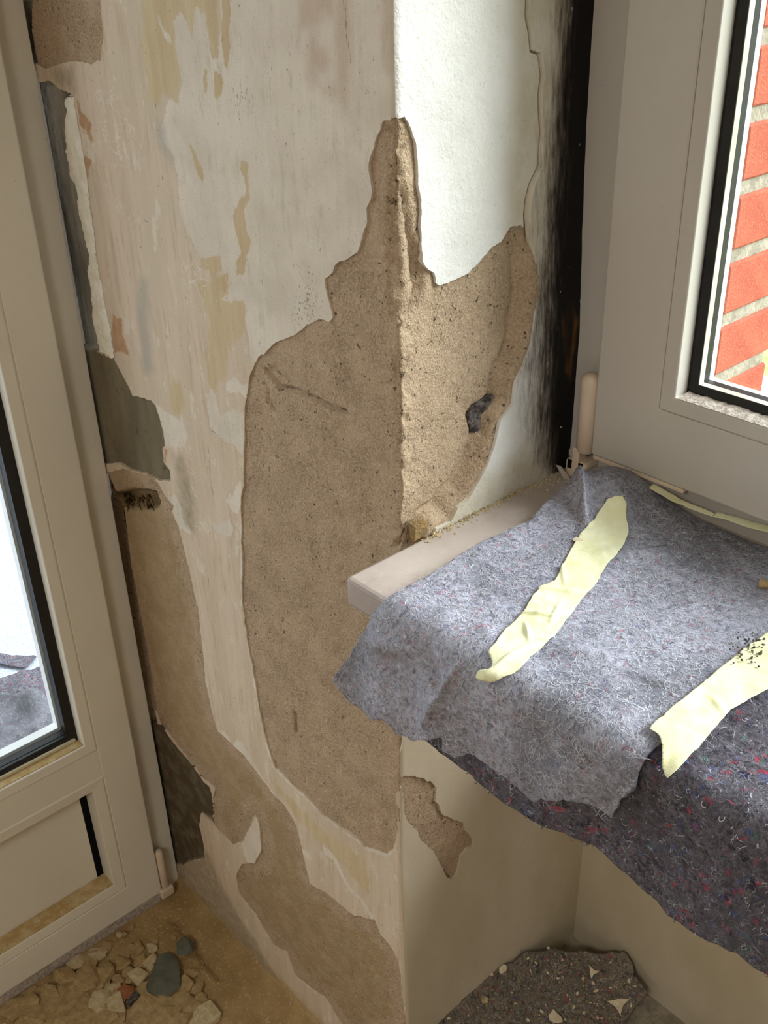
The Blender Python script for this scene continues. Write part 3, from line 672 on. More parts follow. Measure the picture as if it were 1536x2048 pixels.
fl = grid_plane('floor', xs, ys, floor_z, 'floor'); tag(fl, 'screed floor buried in brown plaster dust', 'floor', kind='structure')
bm = bmesh.new(); add_box(bm, (-.012, -.0, 0), (2.3, .37, .092)); o = bm_obj('floor_niche', bm, 'mortar'); tag(o, 'grainy raised screed at the bottom of the window niche', 'floor', kind='structure')
xs2 = np.arange(-.02, 1.0, .01); zs2 = np.arange(.08, .965, .01); X, Y = np.meshgrid(xs2, zs2)
V = np.stack([X, .37+fbm(X, Y, 6, 111, 3)*.008-.004, Y], -1).reshape(-1, 3); n = len(xs2); i = (np.arange(len(zs2)-1)[:, None]*n+np.arange(n-1)[None]).ravel()
o = link('wall_niche', mk_mesh('wall_niche', V, [np.stack([i, i+1, i+n+1, i+n], 1)]), 'niche'); tag(o, 'limewashed back wall of the niche under the window', 'wall', kind='structure')
bm = bmesh.new(); add_box(bm, (-.02, .378, 0), (1.42, .392, ZS-.03)); add_box(bm, (1.0, .365, 0), (1.42, .38, .96)); add_box(bm, (1.42, 0, 0), (2.3, .39, 2.5)); add_box(bm, (.006, .0, 2.12), (1.42, .39, 2.5)); add_box(bm, (-.645, .40, -.1), (-.02, .42, 2.5)); add_box(bm, (-.02, .376, ZS), (.0, .42, 2.5))
o = bm_obj('wall_window', bm, 'plain'); tag(o, 'plain room wall around the window', 'wall', kind='structure')
bm = bmesh.new(); add_box(bm, (-.78, -2.8, 0), (-.64, -.98, 2.5)); add_box(bm, (-.78, -.98, 2.12), (-.64, .4, 2.5)); add_box(bm, (-.90, .012, -.1), (-.645, .40, 2.12))
o = bm_obj('wall_left', bm, 'plain'); tag(o, 'plain room wall around the balcony door', 'wall', kind='structure')
o = box('wall_right', (2.3, -2.8, 0), (2.4, .4, 2.5), 'plain'); tag(o, 'plain room wall opposite the balcony door', 'wall', kind='structure')
o = box('wall_back', (-.78, -2.9, 0), (2.4, -2.8, 2.5), 'plain'); tag(o, 'plain room wall behind the camera', 'wall', kind='structure')
o = box('ceiling', (-.78, -2.8, 2.5), (2.4, .4, 2.6), 'plain'); tag(o, 'white plastered ceiling', 'ceiling', kind='structure')

# ================================================================== WINDOW
win = empty('window_1', (.03, .25, ZS)); tag(win, 'white plastic window with black gaskets above the felt-covered sill', 'window', kind='structure')
YF, YS = .235, .217
mpF = lambda a, b, d: (a, YF-d, b)
mpS = lambda a, b, d: (a, YS-d, b)
WX1, WZ1 = 1.40, 2.10
ring('fixed_frame', mpF, (.006, WX1, ZS-.012, WZ1), [(0, -.07), (0, 0), (.058, 0), (.058, -.012), (.066, -.012), (.066, -.07)], 'pvc', win)
SX0, SZ0, SX1, SZ1 = .057, 1.030, WX1-.05, WZ1-.05
ring('sash', mpS, (SX0, SX1, SZ0, SZ1), [(0, -.016), (0, 0), (.074, 0), (.074, -.05), (.01, -.05)], 'pvc', win, .002)
bx = .0745
ring('glazing_bead', mpS, (SX0, SX1, SZ0, SZ1), [(bx, -.024), (bx, .0), (bx+.0135, 0), (bx+.0150, -.0015), (bx+.0150, -.024)], 'pvc', win, .0006)
g = .0885
ring('gasket', mpS, (SX0, SX1, SZ0, SZ1), [(g-.004, -.021), (g+.004, -.0195), (g+.0103, -.0232), (g+.0103, -.0236), (g-.004, -.0236)], 'rubber', win, 0)
gi = g+.0103
ring('spacer_bar', mpS, (SX0, SX1, SZ0, SZ1), [(g-.002, -.0245), (gi, -.0245), (gi, -.0325), (g-.002, -.0325)], 'spacer', win, 0)
ring('outer_seal', mpS, (SX0, SX1, SZ0, SZ1), [(g-.004, -.0330), (gi, -.0330), (gi, -.0415), (g-.004, -.0415)], 'rubber', win, 0)
ring('outer_frame', mpS, (SX0, SX1, SZ0, SZ1), [(0, -.051), (0, -.064), (g-.004, -.064), (gi, -.0495), (gi, -.0420), (.05, -.0420), (.05, -.051)], 'bright', win, 0)
for d in (-.0240, -.0418):
    box('pane', (SX0+g-.003, YS-d-.0002, SZ0+g-.003), (SX1-g, YS-d+.0002, SZ1-g), 'glass', win)
# dust on the lower bead and gasket
bm = bmesh.new(); rr = np.random.default_rng(12); zb = SZ0+bx+.0152
xsb = np.linspace(SX0+bx+.018, 1.2, 220); prev = None
for x in xsb:
    a = [bm.verts.new((x, YS+.001, zb)), bm.verts.new((x, YS+.011, zb+.0012+.0012*rr.random())), bm.verts.new((x, YS+.021, zb+.001+.0015*rr.random()))]
    if prev:
        for q in range(2): bm.faces.new((prev[q], a[q], a[q+1], prev[q+1]))
    prev = a
bm_obj('settled_dust', bm, 'greydust', win, smooth=True)
# sash lip, hinge cover and lower hinge
box('sash_lip', (SX0+.002, YS+.001, SZ0-.005), (.168, YS+.014, SZ0-.0005), 'hinge', win, .0008)
def capsule(name, p, r, h, mat, parent, sx=1., sy=1., seg=16):
    bm = bmesh.new(); prof = [(0, 0), (r*.75, 0), (r, r*.25), (r, h-r*.7), (r*.8, h-r*.25), (r*.45, h), (0, h)]
    bmesh.ops.create_circle(bm, segments=seg, radius=.0001); bm.clear()
    rings = [[bm.verts.new((p[0]+math.cos(a*2*math.pi/seg)*q*sx, p[1]+math.sin(a*2*math.pi/seg)*q*sy, p[2]+z)) for a in range(seg)] for q, z in prof[1:-1]]
    for A, B in zip(rings[:-1], rings[1:]):
        for k in range(seg): bm.faces.new((A[k], A[(k+1) % seg], B[(k+1) % seg], B[k]))
    bm.faces.new(rings[0][::-1]); bm.faces.new(rings[-1])
    return bm_obj(name, bm, mat, parent, 0, True)
o = capsule('hinge_cover', (.0465, .2215, 1.0275), .0105, .088, 'hinge', win, .98, .95); o['label'] = 'pinkish plastic hinge cover'
hp = hit(1160, 930, 1, .224)
bm = bmesh.new(); add_box(bm, (hp[0]-.012, .213, ZS-.002), (hp[0]+.016, .236, ZS+.021)); o = bm_obj('lower_hinge', bm, 'hinge', win, .004); o['label'] = 'yellowed plastic lower hinge'
box('hinge_pin', (hp[0]-.003, .2128, ZS+.012), (hp[0]+.006, .226, ZS+.036), 'hinge', win, .001)
box('hinge_slot_shade', (hp[0]-.008, .2125, ZS+.011), (hp[0]-.003, .214, ZS+.0205), 'gapshade', win)  # solid black boxes painted as the shade in the hinge slots
box('hinge_slot_shade', (hp[0]+.006, .2125, ZS+.013), (hp[0]+.011, .214, ZS+.0205), 'gapshade', win)

# ------------------------------------------------------------------ outside of the window
leaf = empty('wall_outside', (.08, .40, .9)); tag(leaf, 'red brick outer reveal seen through the window pane', 'wall', kind='structure')
bm = bmesh.new(); add_box(bm, (-.6, .405, .62), (.0765, .512, 2.3)); bm_obj('mortar_bed', bm, 'mortar', leaf)
# courses measured on the reveal face
pitch = .0702; zt = 1.3339
bb = bmesh.new(); add_box(bb, (-.085, -.058, -.0275), (.0, .058, .0275))
bmesh.ops.recalc_face_normals(bb, faces=bb.faces); bmesh.ops.bevel(bb, geom=bb.edges[:], offset=.0025, segments=1, affect='EDGES')
bme = bpy.data.meshes.new('brick'); bb.to_mesh(bme); bb.free(); bme.materials.append(M['brick'])
for k in range(-4, 14):
    z = zt+pitch*(.0)-.0275+pitch*(k-4)+pitch
    for j in range(3):
        o = bpy.data.objects.new('brick', bme); COL.objects.link(o); o.parent = leaf
        o.matrix_parent_inverse = Matrix.Translation(-leaf.location)
        o.location = (.08-j*.095+(.0008*math.sin(k*7.1)), .4605, z); o.rotation_euler = (0, 0, .004*math.sin(k*3.3))
g = grid_plane('ground', np.array([-40., 40.]), np.array([.6, 40.]), lambda X, Y: X*0-2.6, 'grass'); tag(g, 'sunlit green garden far below the window', 'ground', kind='structure')

# ================================================================== SILL
bm = bmesh.new(); add_box(bm, (.0150, -.084, ZS-.031), (1.46, .245, ZS))
sill = bm_obj('window_sill', bm, 'marble', None, .004); tag(sill, 'pale pinkish marble window sill jutting past the pier corner', 'window sill')
bm = bmesh.new(); r = np.random.default_rng(3)   # crumbs of dust along the reveal foot
for k in range(900):
    t = r.random(); y = .01+.2*t; x = .0165+abs(r.normal())*.004*(1+1.5*(t > .75)); s = .0004+.0011*r.random()**2
    bmesh.ops.create_icosphere(bm, subdivisions=1, radius=s, matrix=Matrix.Translation((x, y, ZS+s*.4))) if k % 2 == 0 else None
o = bm_obj('dust_crumbs', bm, 'fragpale'); tag(o, 'yellowish plaster crumbs along the foot of the reveal', 'dust', kind='stuff')

# ================================================================== FELT AND TAPE ON THE SILL
TOP = ZS+.006; T0 = .074; RR = .017; T1 = T0+RR*math.pi/2
def path(t):
    a = np.clip((t-T0)/RR, 0, math.pi/2); dn = np.maximum(t-T1, 0)
    y = np.where(t < T0, -t, -T0-RR*np.sin(a)); z = TOP-RR*(1-np.cos(a))-dn
    return y, z, np.cos(a), np.sin(a)       # normal: up*cos, room*sin
def to_t(px, py, front=-T0-RR-.012):
    p = hit(px, py, 2, TOP)
    if p[1] > -T0: return (p[0], -p[1])
    q = hit(px, py, 1, front)
    if q[2] <= TOP-RR: return (q[0], T1+TOP-RR-q[2])
    f = min(max((TOP-q[2])/RR, 0.), 1.); return (p[0]*(1-f)+q[0]*f, T0+(T1-T0)*f)
def hump(x, t, x0, t0, sx, st, h, rot=0.):
    c, s = math.cos(rot), math.sin(rot); dx = (x-x0); dt = (t-t0)
    a = c*dx+s*dt; b = -s*dx+c*dt
    return h*np.exp(-(a/sx)**2-(b/st)**2)
def ridge(x, t, a, b, w, h):
    e = np.array(b)-np.array(a); L = e@e; s = np.clip(((x-a[0])*e[0]+(t-a[1])*e[1])/L, 0, 1)
    d = np.hypot(x-a[0]-s*e[0], t-a[1]-s*e[1]); return h*np.exp(-(d/w)**2)*np.sin(np.pi*np.clip(s*.9+.05, 0, 1))**.6
W = lambda px, py: to_t(px, py)
FOLD = [((1150, 985), (1170, 1065), .006, .010), ((1160, 1000), (1260, 1060), .02, .004), ((905, 1340), (860, 1440), .005, .004), ((840, 1290), (900, 1440), .006, -.003), ((1000, 1180), (870, 1165), .012, .003),
        ((1100, 1310), (1260, 1330), .010, .0025), ((960, 1260), (990, 1300), .008, .002), ((1210, 1120), (1330, 1120), .010, .003), ((1230, 1350), (1380, 1400), .006, .002), ((1290, 1560), (1240, 1620), .004, .004),
        ((740, 1280), (820, 1300), .012, .003), ((1010, 1480), (1060, 1580), .008, .003), ((800, 1380), (840, 1470), .007, .004)]
FOLD = [(W(*a), W(*b), w_*.8, h_*1.6) for a, b, w_, h_ in FOLD]
def sheet_off(x, t):
    o = fbm(x, t, 14, 201, 3)*.006+fbm(x, t, 45, 204, 3)*.0022+fbm(x, t, 130, 207, 2)*.0008
    for a, b, w_, h_ in FOLD: o = o+ridge(x, t, a, b, w_, h_)
    o = o+hump(x, t, .108, -.19, .046, .045, .028)+hump(x, t, .20, -.19, .06, .03, .003)
    fl = np.maximum(t-T1, 0)
    o = o+fl*(.05*(1+np.sin(x*46+1.0))+.03*(1+np.sin(x*91+.3)))+.004*sstep(T0, T1, t)
    return o+.0035*np.exp(-((x-.08)/.03)**2)
def film_pos(x, t, extra=0.):
    y, z, cu, cr = path(t); o = np.maximum(sheet_off(x, t), -.003)+.0055+extra
    return np.stack([x, y-cr*o, z+cu*o], -1)
def lookup(pos, us, ts):
    X_, T_ = np.meshgrid(us, ts); P = pos(X_.ravel(), T_.ravel())-CAM; d = P@fwd; sx = 768+P@R2/d*FPX; sy = 1024+P@D2/d*FPX; xx, tt = X_.ravel(), T_.ravel()
    def f(px, py):
        k = np.argmin((sx-px)**2+(sy-py)**2); return (xx[k], tt[k])
    return f
W0 = W
W = lookup(film_pos, np.arange(-.06, .62, .0012), np.arange(-.215, .30, .0012))
# film-backed sheet
A_px = [(1060, 1040), (960, 1085), (860, 1150), (790, 1185), (757, 1212), (735, 1250), (700, 1310), (668, 1355), (668, 1365), (690, 1395), (705, 1410), (740, 1440), (765, 1440), (790, 1470), (820, 1480), (885, 1475), (885, 1500),
        (910, 1515), (935, 1505), (975, 1530), (1000, 1550), (1040, 1580), (1070, 1608), (1080, 1600), (1130, 1600), (1185, 1610), (1225, 1640), (1240, 1600), (1265, 1580), (1280, 1545), (1300, 1510), (1318, 1488), (1400, 1425), (1500, 1345), (1560, 1300)]
A_pts = [(.082, -.2125), (.074, -.195), (.070, -.17), (.071, -.13)]+[W(*q) for q in A_px]+[(.40, -.11), (.47, -.2125)]
SU = np.arange(-.03, .5, .002); ST = np.arange(-.215, .26, .002); gx, gt = np.meshgrid(SU, ST)
phiA = poly_sdf(A_pts, SU, ST)+fbm(gx, gt, 70, 221, 3)*.004*(gt > T0)
film = link('felt_sheet', clip_grid('felt_film', SU, ST, phiA, film_pos, flip=True), 'felt_film')
film.modifiers.new('thick', 'SOLIDIFY').thickness = .0022; film.modifiers['thick'].offset = -1
tag(film, 'grey film-backed felt sheet with torn front edge on the marble sill', 'felt sheet')
def fibres(name, pos, phi, SU, ST, n, lift, mat, parent, seed, Lr=(.004, .014), wd=.00016, curl=1.2):
    r = np.random.default_rng(seed); K = 7; V = []; F = []; 
    x = r.uniform(SU[0], SU[-1], n*5); t = r.uniform(ST[0], ST[-1], n*5); ok = gsample(phi, SU, ST, x, t) > .002; x = x[ok][:n]; t = t[ok][:n]; n = len(x)
    a = r.uniform(0, 6.283, n); k = r.normal(0, curl, n); L = r.uniform(*Lr, n)*r.uniform(.5, 1, n); px, pt = x.copy(), t.copy(); P = []
    lf = lift*(.4+r.random(n))
    for s in range(K):
        hgt = lf*(.3+.7*np.sin(np.pi*s/(K-1)))
        nx, nt = -np.sin(a)*wd, np.cos(a)*wd
        P.append((pos(px+nx, pt+nt, hgt), pos(px-nx, pt-nt, hgt)))
        px = px+np.cos(a)*L/K; pt = pt+np.sin(a)*L/K; a = a+k*.55+r.normal(0, .25, n)
    V = np.stack([q for p in P for q in p], 1).reshape(-1, 3); b = np.arange(n)[:, None]*(2*K)
    F = np.concatenate([np.concatenate([b+2*s, b+2*s+1, b+2*s+3, b+2*s+2], 1) for s in range(K-1)])
    o = link(name, mk_mesh(name, V, [F]), mat, parent); o['kind'] = 'stuff'; return o
fibres('loose_fibres', lambda x, t, h: film_pos(x, t, h+.0003), phiA, SU, ST, 1500, .0006, 'fib_w', film, 311, (.012, .03), .00015, .7)
for mt, n, sd_ in (('fib_w', 2600, 1), ('fib_d', 1600, 2), ('fib_r', 120, 3), ('fib_b', 120, 4)):
    fibres('loose_fibres', lambda x, t, h: film_pos(x, t, h+.0003), phiA, SU, ST, n, .0005, mt, film, 300+sd_, wd=.00014)
# raw dark felt under it, hanging over the front edge
def raw_pos(x, t, extra=0.):
    y, z, cu, cr = path(t); o = fbm(x, t, 12, 231, 3)*.004+fbm(x, t, 60, 233, 3)*.003+np.maximum(t-T1, 0)*.05*np.sin(x*33)+extra-.001
    k = sstep(.33, .40, x+np.maximum(t, 0)*0)*(.003); o = np.maximum(o, -.004)+k
    return np.stack([x, y-cr*o, z+cu*o], -1)
BU = np.arange(.10, 1.02, .0025); BT = np.arange(-.205, .24, .0025); bx_, bt_ = np.meshgrid(BU, BT)
WR = lookup(raw_pos, np.arange(.05, .62, .0015), np.arange(-.2, .30, .0015))
hem = [WR(*q) for q in ((850, 1480), (900, 1520), (960, 1570), (1020, 1612), (1080, 1650), (1140, 1672), (1190, 1690), (1240, 1740), (1330, 1822), (1400, 1872), (1470, 1905), (1536, 1952))]
B_pts = [(.115, .02), (.118, .12)]+hem+[(.7, hem[-1][1]), (1.0, hem[-1][1]), (1.0, -.2), (.44, -.2), (.36, -.05), (.30, .02)]
phiB = poly_sdf(B_pts, BU, BT)+fbm(bx_, bt_, 120, 241, 3)*.004
raw = link('felt_sheet', clip_grid('felt_raw', BU, BT, phiB, raw_pos, flip=True), 'felt_raw')
raw.modifiers.new('thick', 'SOLIDIFY').thickness = .004; raw.modifiers['thick'].offset = -1
tag(raw, 'dark fuzzy recycled felt hanging down below the torn sheet', 'felt sheet')
for mt, n, sd_ in (('fib_w', 2200, 1), ('fib_d', 5600, 2), ('fib_r', 420, 3), ('fib_b', 320, 4)):
    fibres('loose_fibres', lambda x, t, h: raw_pos(x, t, h+.0005), phiB, BU, BT, n, .0025, mt, raw, 320+sd_, (.004, .012), .0002, 1.6)
fibres('hem_fuzz', lambda x, t, h: raw_pos(x, t, h), np.where((phiB > -.0005) & (phiB < .003), 1., -1.), BU, BT, 900, .002, 'fib_d', raw, 340, (.003, .008), .0003)

# masking tape
def tape(pts, extra, crease, label, seed, base=film_pos, step=.0012, amp=.0008, tpts=None):
    P = tpts or [W(*q) for q in pts]; P = np.array(P)
    tu = np.arange(P[:, 0].min()-.004, P[:, 0].max()+.004, step); tt = np.arange(P[:, 1].min()-.004, P[:, 1].max()+.004, step)
    cr = [(W(*a), W(*b), w_, h_) for a, b, w_, h_ in crease]
    def pos(x, t):
        o = extra+np.abs(fbm(x, t, 90, seed, 3))*amp*2+fbm(x, t, 30, seed+5, 2)*amp*2
        for a, b, w_, h_ in cr: o = o+ridge(x, t, a, b, w_, h_)
        return base(x, t, np.maximum(o, extra*.5))
    X_, T_ = np.meshgrid(tu, tt)
    o = link('masking_tape', clip_grid('masking_tape', tu, tt, poly_sdf(P, tu, tt)+fbm(X_, T_, 200, seed+9, 3)*.0015, pos, flip=True), 'tape')
    o.modifiers.new('thick', 'SOLIDIFY').thickness = .0003; o.modifiers['thick'].offset = 1
    return tag(o, label, 'tape', 'strips of pale yellow masking tape on the felt')
tape([(1215, 1003), (1243, 995), (1252, 1010), (1250, 1030), (1258, 1065), (1240, 1105), (1215, 1130), (1190, 1175), (1165, 1200), (1150, 1220), (1125, 1255), (1110, 1275), (1085, 1300), (1060, 1320), (1040, 1340), (1025, 1352), (1000, 1362), (980, 1363), (960, 1357), (958, 1345),
      (970, 1340), (988, 1342), (985, 1325), (978, 1305), (990, 1290), (1010, 1265), (1035, 1240), (1050, 1225), (1065, 1195), (1085, 1175), (1110, 1165), (1120, 1145), (1140, 1105), (1160, 1070), (1185, 1045), (1200, 1025)], .0022,
     [((1050, 1230), (1110, 1240), .002, .0035), ((1075, 1180), (1160, 1190), .003, .003), ((1000, 1330), (1080, 1290), .0016, .004), ((1060, 1290), (1050, 1250), .0016, .003), ((1100, 1250), (1120, 1210), .002, .002), ((960, 1350), (1010, 1355), .004, .007), ((1120, 1120), (1130, 1175), .002, .002)],
     'crumpled yellow masking tape strip curling up at its lower end', 401)
tape([(1297, 1468), (1310, 1455), (1340, 1425), (1390, 1385), (1440, 1345), (1490, 1305), (1536, 1272), (1600, 1225), (1640, 1300), (1536, 1388), (1500, 1408), (1460, 1430), (1430, 1465), (1390, 1510), (1360, 1540), (1340, 1557), (1330, 1540), (1328, 1510), (1320, 1485), (1310, 1475)], .0045,
     [((1420, 1400), (1450, 1440), .003, .002)], 'broad smooth masking tape strip along the right edge of the torn sheet', 421, amp=.0005)
def near_pos(x, t, extra=0.):
    z = ZS+.010+(.205-(-t))*-.0+(-t-.18)*.45+extra; return np.stack([x, -t+0*x, z+0*x], -1)
def flat_tape(px, label, seed, zoff):
    P = [(lambda h: (h[0], -h[1]))(hit(a, b, 2, ZS+zoff)) for a, b in px]
    return tape(None, .0, [], label, seed, lambda x, t, e=0.: np.stack([x, -t+0*x, ZS+zoff+e+.001+fbm(x, t, 40, seed, 2)*.002+0*x], -1), .0015, .0006, P)
flat_tape([(1296, 977), (1308, 971), (1370, 1005), (1430, 1030), (1424, 1036), (1385, 1022), (1340, 1003)], 'short olive-looking tape strip in the shade under the window sash, nearer the hinge', 431, .027)
flat_tape([(1424, 1036), (1434, 1026), (1475, 1036), (1545, 1056), (1600, 1075), (1600, 1088), (1540, 1069), (1490, 1056), (1445, 1040)], 'tape strip in the shade under the window sash, running off to the right', 441, .027)

# ================================================================== DOOR
door = empty('door_1', (-.61, -.3, 0)); tag(door, 'white plastic balcony door with glass above a solid panel', 'door', kind='structure')
XF, XD = -.615, -.597
DY1 = -.96
mD = lambda a, b, d: (XD+d, -a, b)
mDF = lambda a, b, d: (XF+d, -a, b)
ring('fixed_frame', mDF, (.004, .99, -.02, 2.12), [(0, -.07), (0, 0), (.050, 0), (.050, -.01), (.06, -.01), (.06, -.07)], 'pvc_door', door)
DA0, DB0, DA1, DB1 = .047, .0265, .95, 2.08
ring('sash', mD, (DA0, DA1, DB0, DB1), [(0, -.017), (0, -.002), (.002, 0), (.061, 0), (.061, -.05), (.012, -.05)], 'pvc_door', door, .0015)
# middle rail between glass and panel
box('middle_rail', (XD-.05, -(DA1-.06), .346), (XD-.0008, -(DA0+.060), .4005), 'pvc_door', door, .001)
box('sash_shoe', (XD-.018, -DA1+.01, .003), (XD-.0035, -DA0-.004, DB0+.002), 'greydust', door, .001)
GA = .108; 
ring('glazing_bead', mD, (GA, DA1-.061, .3990, DB1-.061), [(0, -.03), (0, -.001), (.003, .0005), (.0185, -.001), (.0195, -.003), (.0195, -.03)], 'pvc_door', door, .0008)
ring('gasket', mD, (GA, DA1-.061, .3990, DB1-.061), [(.016, -.030), (.016, -.022), (.021, -.020), (.034, -.025), (.034, -.030)], 'rubber', door, 0)
ring('spacer_bar', mD, (GA, DA1-.061, .3990, DB1-.061), [(.022, -.033), (.033, -.033), (.033, -.046), (.022, -.046)], 'rubber', door, 0)
ring('outer_frame', mD, (GA, DA1-.061, .3990, DB1-.061), [(.0, -.05), (.036, -.05), (.036, -.066), (.0, -.066)], 'bright', door, 0)
for d in (-.031, -.047):
    box('pane', (XD+d-.0004, -(DA1-.061-.018), .3990+.018), (XD+d+.0004, -(GA+.018), DB1-.09), 'glass', door)
o = box('dust_ledge', (XD-.0225, -(DA1-.085), .3990+.0195), (XD-.004, -(GA+.0195), .3990+.0208), 'dustledge', door, .0004); o['label'] = 'brown dust lying on the lower glazing bead'
o = box('bright_seal', (XD-.0225, -(DA1-.09), .3990+.0212), (XD-.0185, -(GA+.024), .3990+.0262), 'spacer', door, .0006); o['label'] = 'cream seal line below the glass'
# panel opening
ring('panel_bead', mD, (GA, DA1-.061, .088, .346), [(0, -.04), (0, -.001), (.003, .0005), (.021, -.001), (.0215, -.003), (.0215, -.04)], 'pvc_door', door, .0008)
box('panel', (XD-.044, -(DA1-.085), .106), (XD-.034, -(GA+.034), .336), 'pvc_door', door)
o = box('panel_gap_shade', (XD-.040, -(GA+.0340), .108), (XD-.0355, -(GA+.0212), .326), 'gapshade', door); o['label'] = 'black strip painted as the shade in the gap beside the door panel'  # solid strip, the gap's shade is put into its colour
o = box('dust_ledge', (XD-.0335, -(DA1-.085), .1094), (XD-.0025, -(GA+.0215), .1112), 'dustledge', door, .0004); o['label'] = 'yellow dust lying on the panel ledge'
o = capsule('hinge_cover', (XD-.004, -.0385, .034), .0085, .088, 'hinge', door, .9, .9); o['label'] = 'cream plastic hinge cover at the foot of the door'
o = box('lower_hinge', (XD-.012, -.052, .012), (XD+.006, -.026, .032), 'hinge', door, .003)
bm = bmesh.new(); r = np.random.default_rng(15)
for k in range(26):
    a = -.12-.8*r.random(); splinter(bm, (XD+.012+.01*r.random(), a, .003), (XD+.016+.01*r.random(), a-.02-.02*r.random(), .006), .0012)
o = bm_obj('wood_shavings', bm, 'woodpale'); tag(o, 'thin pale splinters in the dust along the door foot', 'splinters', kind='stuff')

# outside the door
o = grid_plane('balcony_floor', np.array([-6., -.66]), np.array([-3., 3.]), lambda X, Y: X*0-.03, 'balcony'); tag(o, 'pale speckled balcony floor outside the door glass', 'balcony floor', kind='structure')
def crumple(px, z0, amp, name, label, seed, mat):
    P = np.array([hit(a, b, 2, z0)[:2] for a, b in px]); tu = np.arange(P[:, 0].min()-.02, P[:, 0].max()+.02, .008); tt = np.arange(P[:, 1].min()-.02, P[:, 1].max()+.02, .008)
    def pos(x, t):
        h = np.abs(fbm(x, t, 7, seed, 3))*amp*2+np.abs(fbm(x, t, 19, seed+4, 2))*amp*.7
        return np.stack([x, t, z0+h+.002], -1)
    X_, T_ = np.meshgrid(tu, tt)
    o = link(name, clip_grid(name, tu, tt, poly_sdf(P, tu, tt)+fbm(X_, T_, 20, seed+8, 3)*.02, pos), mat); o.modifiers.new('t', 'SOLIDIFY').thickness = .003
    return tag(o, label, 'felt sheet', 'felt outside the balcony door')
crumple([(-260, 1330), (0, 1316), (75, 1312), (60, 1340), (45, 1345), (0, 1330), (-200, 1390)], -.03, .03, 'felt_sheet', 'thin dark felt flap lying farthest out on the balcony', 501, 'felt_raw')
crumple([(-260, 1390), (0, 1372), (40, 1352), (82, 1340), (100, 1400), (104, 1406), (0, 1412), (-260, 1440)], -.03, .03, 'felt_sheet', 'dark felt rectangle in the middle of the balcony heap', 511, 'felt_raw')
crumple([(-300, 1420), (0, 1415), (60, 1405), (105, 1412), (118, 1440), (112, 1470), (60, 1500), (0, 1530), (-300, 1640)], -.03, .09, 'felt_sheet', 'crumpled pale-filmed felt heap close to the balcony door glass', 521, 'felt_grey')

# ================================================================== NICHE FELT
def cz(x, y): return .100+.088*np.exp(-np.maximum(x+.010, 0)/.045)+.062*np.exp(-np.maximum(.362-y, 0)/.035)
def to_c(px, py):
    d = ray(px, py); d = d/np.linalg.norm(d); t = .8
    for _ in range(1500):
        p = CAM+d*t
        if p[2] <= cz(p[0], p[1]): break
        t += .001
    return (max(p[0], -.006), min(p[1], .362))
C_pts = [to_c(*q) for q in ((838, 2075), (850, 2030), (865, 1992), (880, 1978), (920, 1948), (960, 1928), (1000, 1918), (1060, 1906), (1110, 1899), (1160, 1901), (1210, 1906), (1250, 1906), (1265, 1925), (1270, 1950), (1290, 1975), (1298, 1985), (1285, 1998), (1265, 2015), (1250, 2048), (1250, 2085))]
CU = np.arange(-.02, .30, .0025); CT = np.arange(-.06, .372, .0025); c1, c2 = np.meshgrid(CU, CT)
def c_pos(x, y, extra=0.): return np.stack([x, y, cz(x, y)+fbm(x, y, 25, 601, 3)*.012+fbm(x, y, 90, 605, 2)*.003+extra], -1)
C_pts += [(C_pts[-1][0]+.01, -.02), (C_pts[0][0]+.0, -.02)]
phiC = poly_sdf(C_pts, CU, CT)+fbm(c1, c2, 90, 611, 3)*.004
fc = link('felt_sheet', clip_grid('felt_niche', CU, CT, phiC, c_pos), 'felt_dusty'); fc.modifiers.new('t', 'SOLIDIFY').thickness = .004
tag(fc, 'dusty dark felt scrap littered with paint flakes at the foot of the niche', 'felt sheet')
for mt, n, sd_ in (('fib_w', 500, 1), ('fib_d', 1800, 2), ('fib_r', 60, 3)):
    fibres('loose_fibres', c_pos, phiC, CU, CT, n, .002, mt, fc, 640+sd_, (.004, .012), .00022, 1.5)
def flake(px, py, rpx, asp, rot, name, label, seed, star=False, mat='flake', ov=None):
    x, y = ov or to_c(px, py); s = rpx*.00058; r = np.random.default_rng(seed); bm = bmesh.new(); n = 9 if not star else 10; V = []
    for k in range(n):
        a = k*2*math.pi/n; rr = (.65+.5*r.random()) if not star else (1.25 if k in (0, 4, 7) else .42+.2*r.random())
        V.append(bm.verts.new((math.cos(a)*rr*s, math.sin(a)*rr*s*asp, (r.random()-.5)*s*.25)))
    f = bm.faces.new(V); e = bmesh.ops.extrude_face_region(bm, geom=[f]); 
    for v in e['geom']:
        if isinstance(v, bmesh.types.BMVert): v.co.z += .0009
    bmesh.ops.triangulate(bm, faces=[q for q in bm.faces if len(q.verts) > 4])
    o = bm_obj(name, bm, mat); e_ = .002
    gz = lambda a, b: float(c_pos(np.array(a), np.array(b))[2])
    dx = (gz(x+e_, y)-gz(x-e_, y))/(2*e_); dy = (gz(x, y+e_)-gz(x, y-e_))/(2*e_)
    nrm = Vector((-dx, -dy, 1)).normalized(); o.rotation_euler = (nrm.to_track_quat('Z', 'Y') @ Matrix.Rotation(rot, 3, 'Z').to_quaternion()).to_euler()
    o.location = (x, y, gz(x, y)+.0035)
    return tag(o, label, 'paint flake', 'paint flakes on the niche felt')
flake(1237, 2012, 24, .9, .6, 'paint_flake', 'largest three-pointed cream paint flake on the niche felt', 1, True)
flake(1184, 1948, 15, .9, 2.2, 'paint_flake', 'smaller three-pointed cream paint flake higher on the niche felt', 2, True)
flake(1110, 2036, 17, 1.2, .3, 'paint_flake', 'broad cream paint flake cut by the bottom edge of the photo', 3)
flake(1005, 1943, 12, .8, .2, 'paint_flake', 'blocky cream paint flake at the upper left of the niche felt', 4)
r = np.random.default_rng(66)
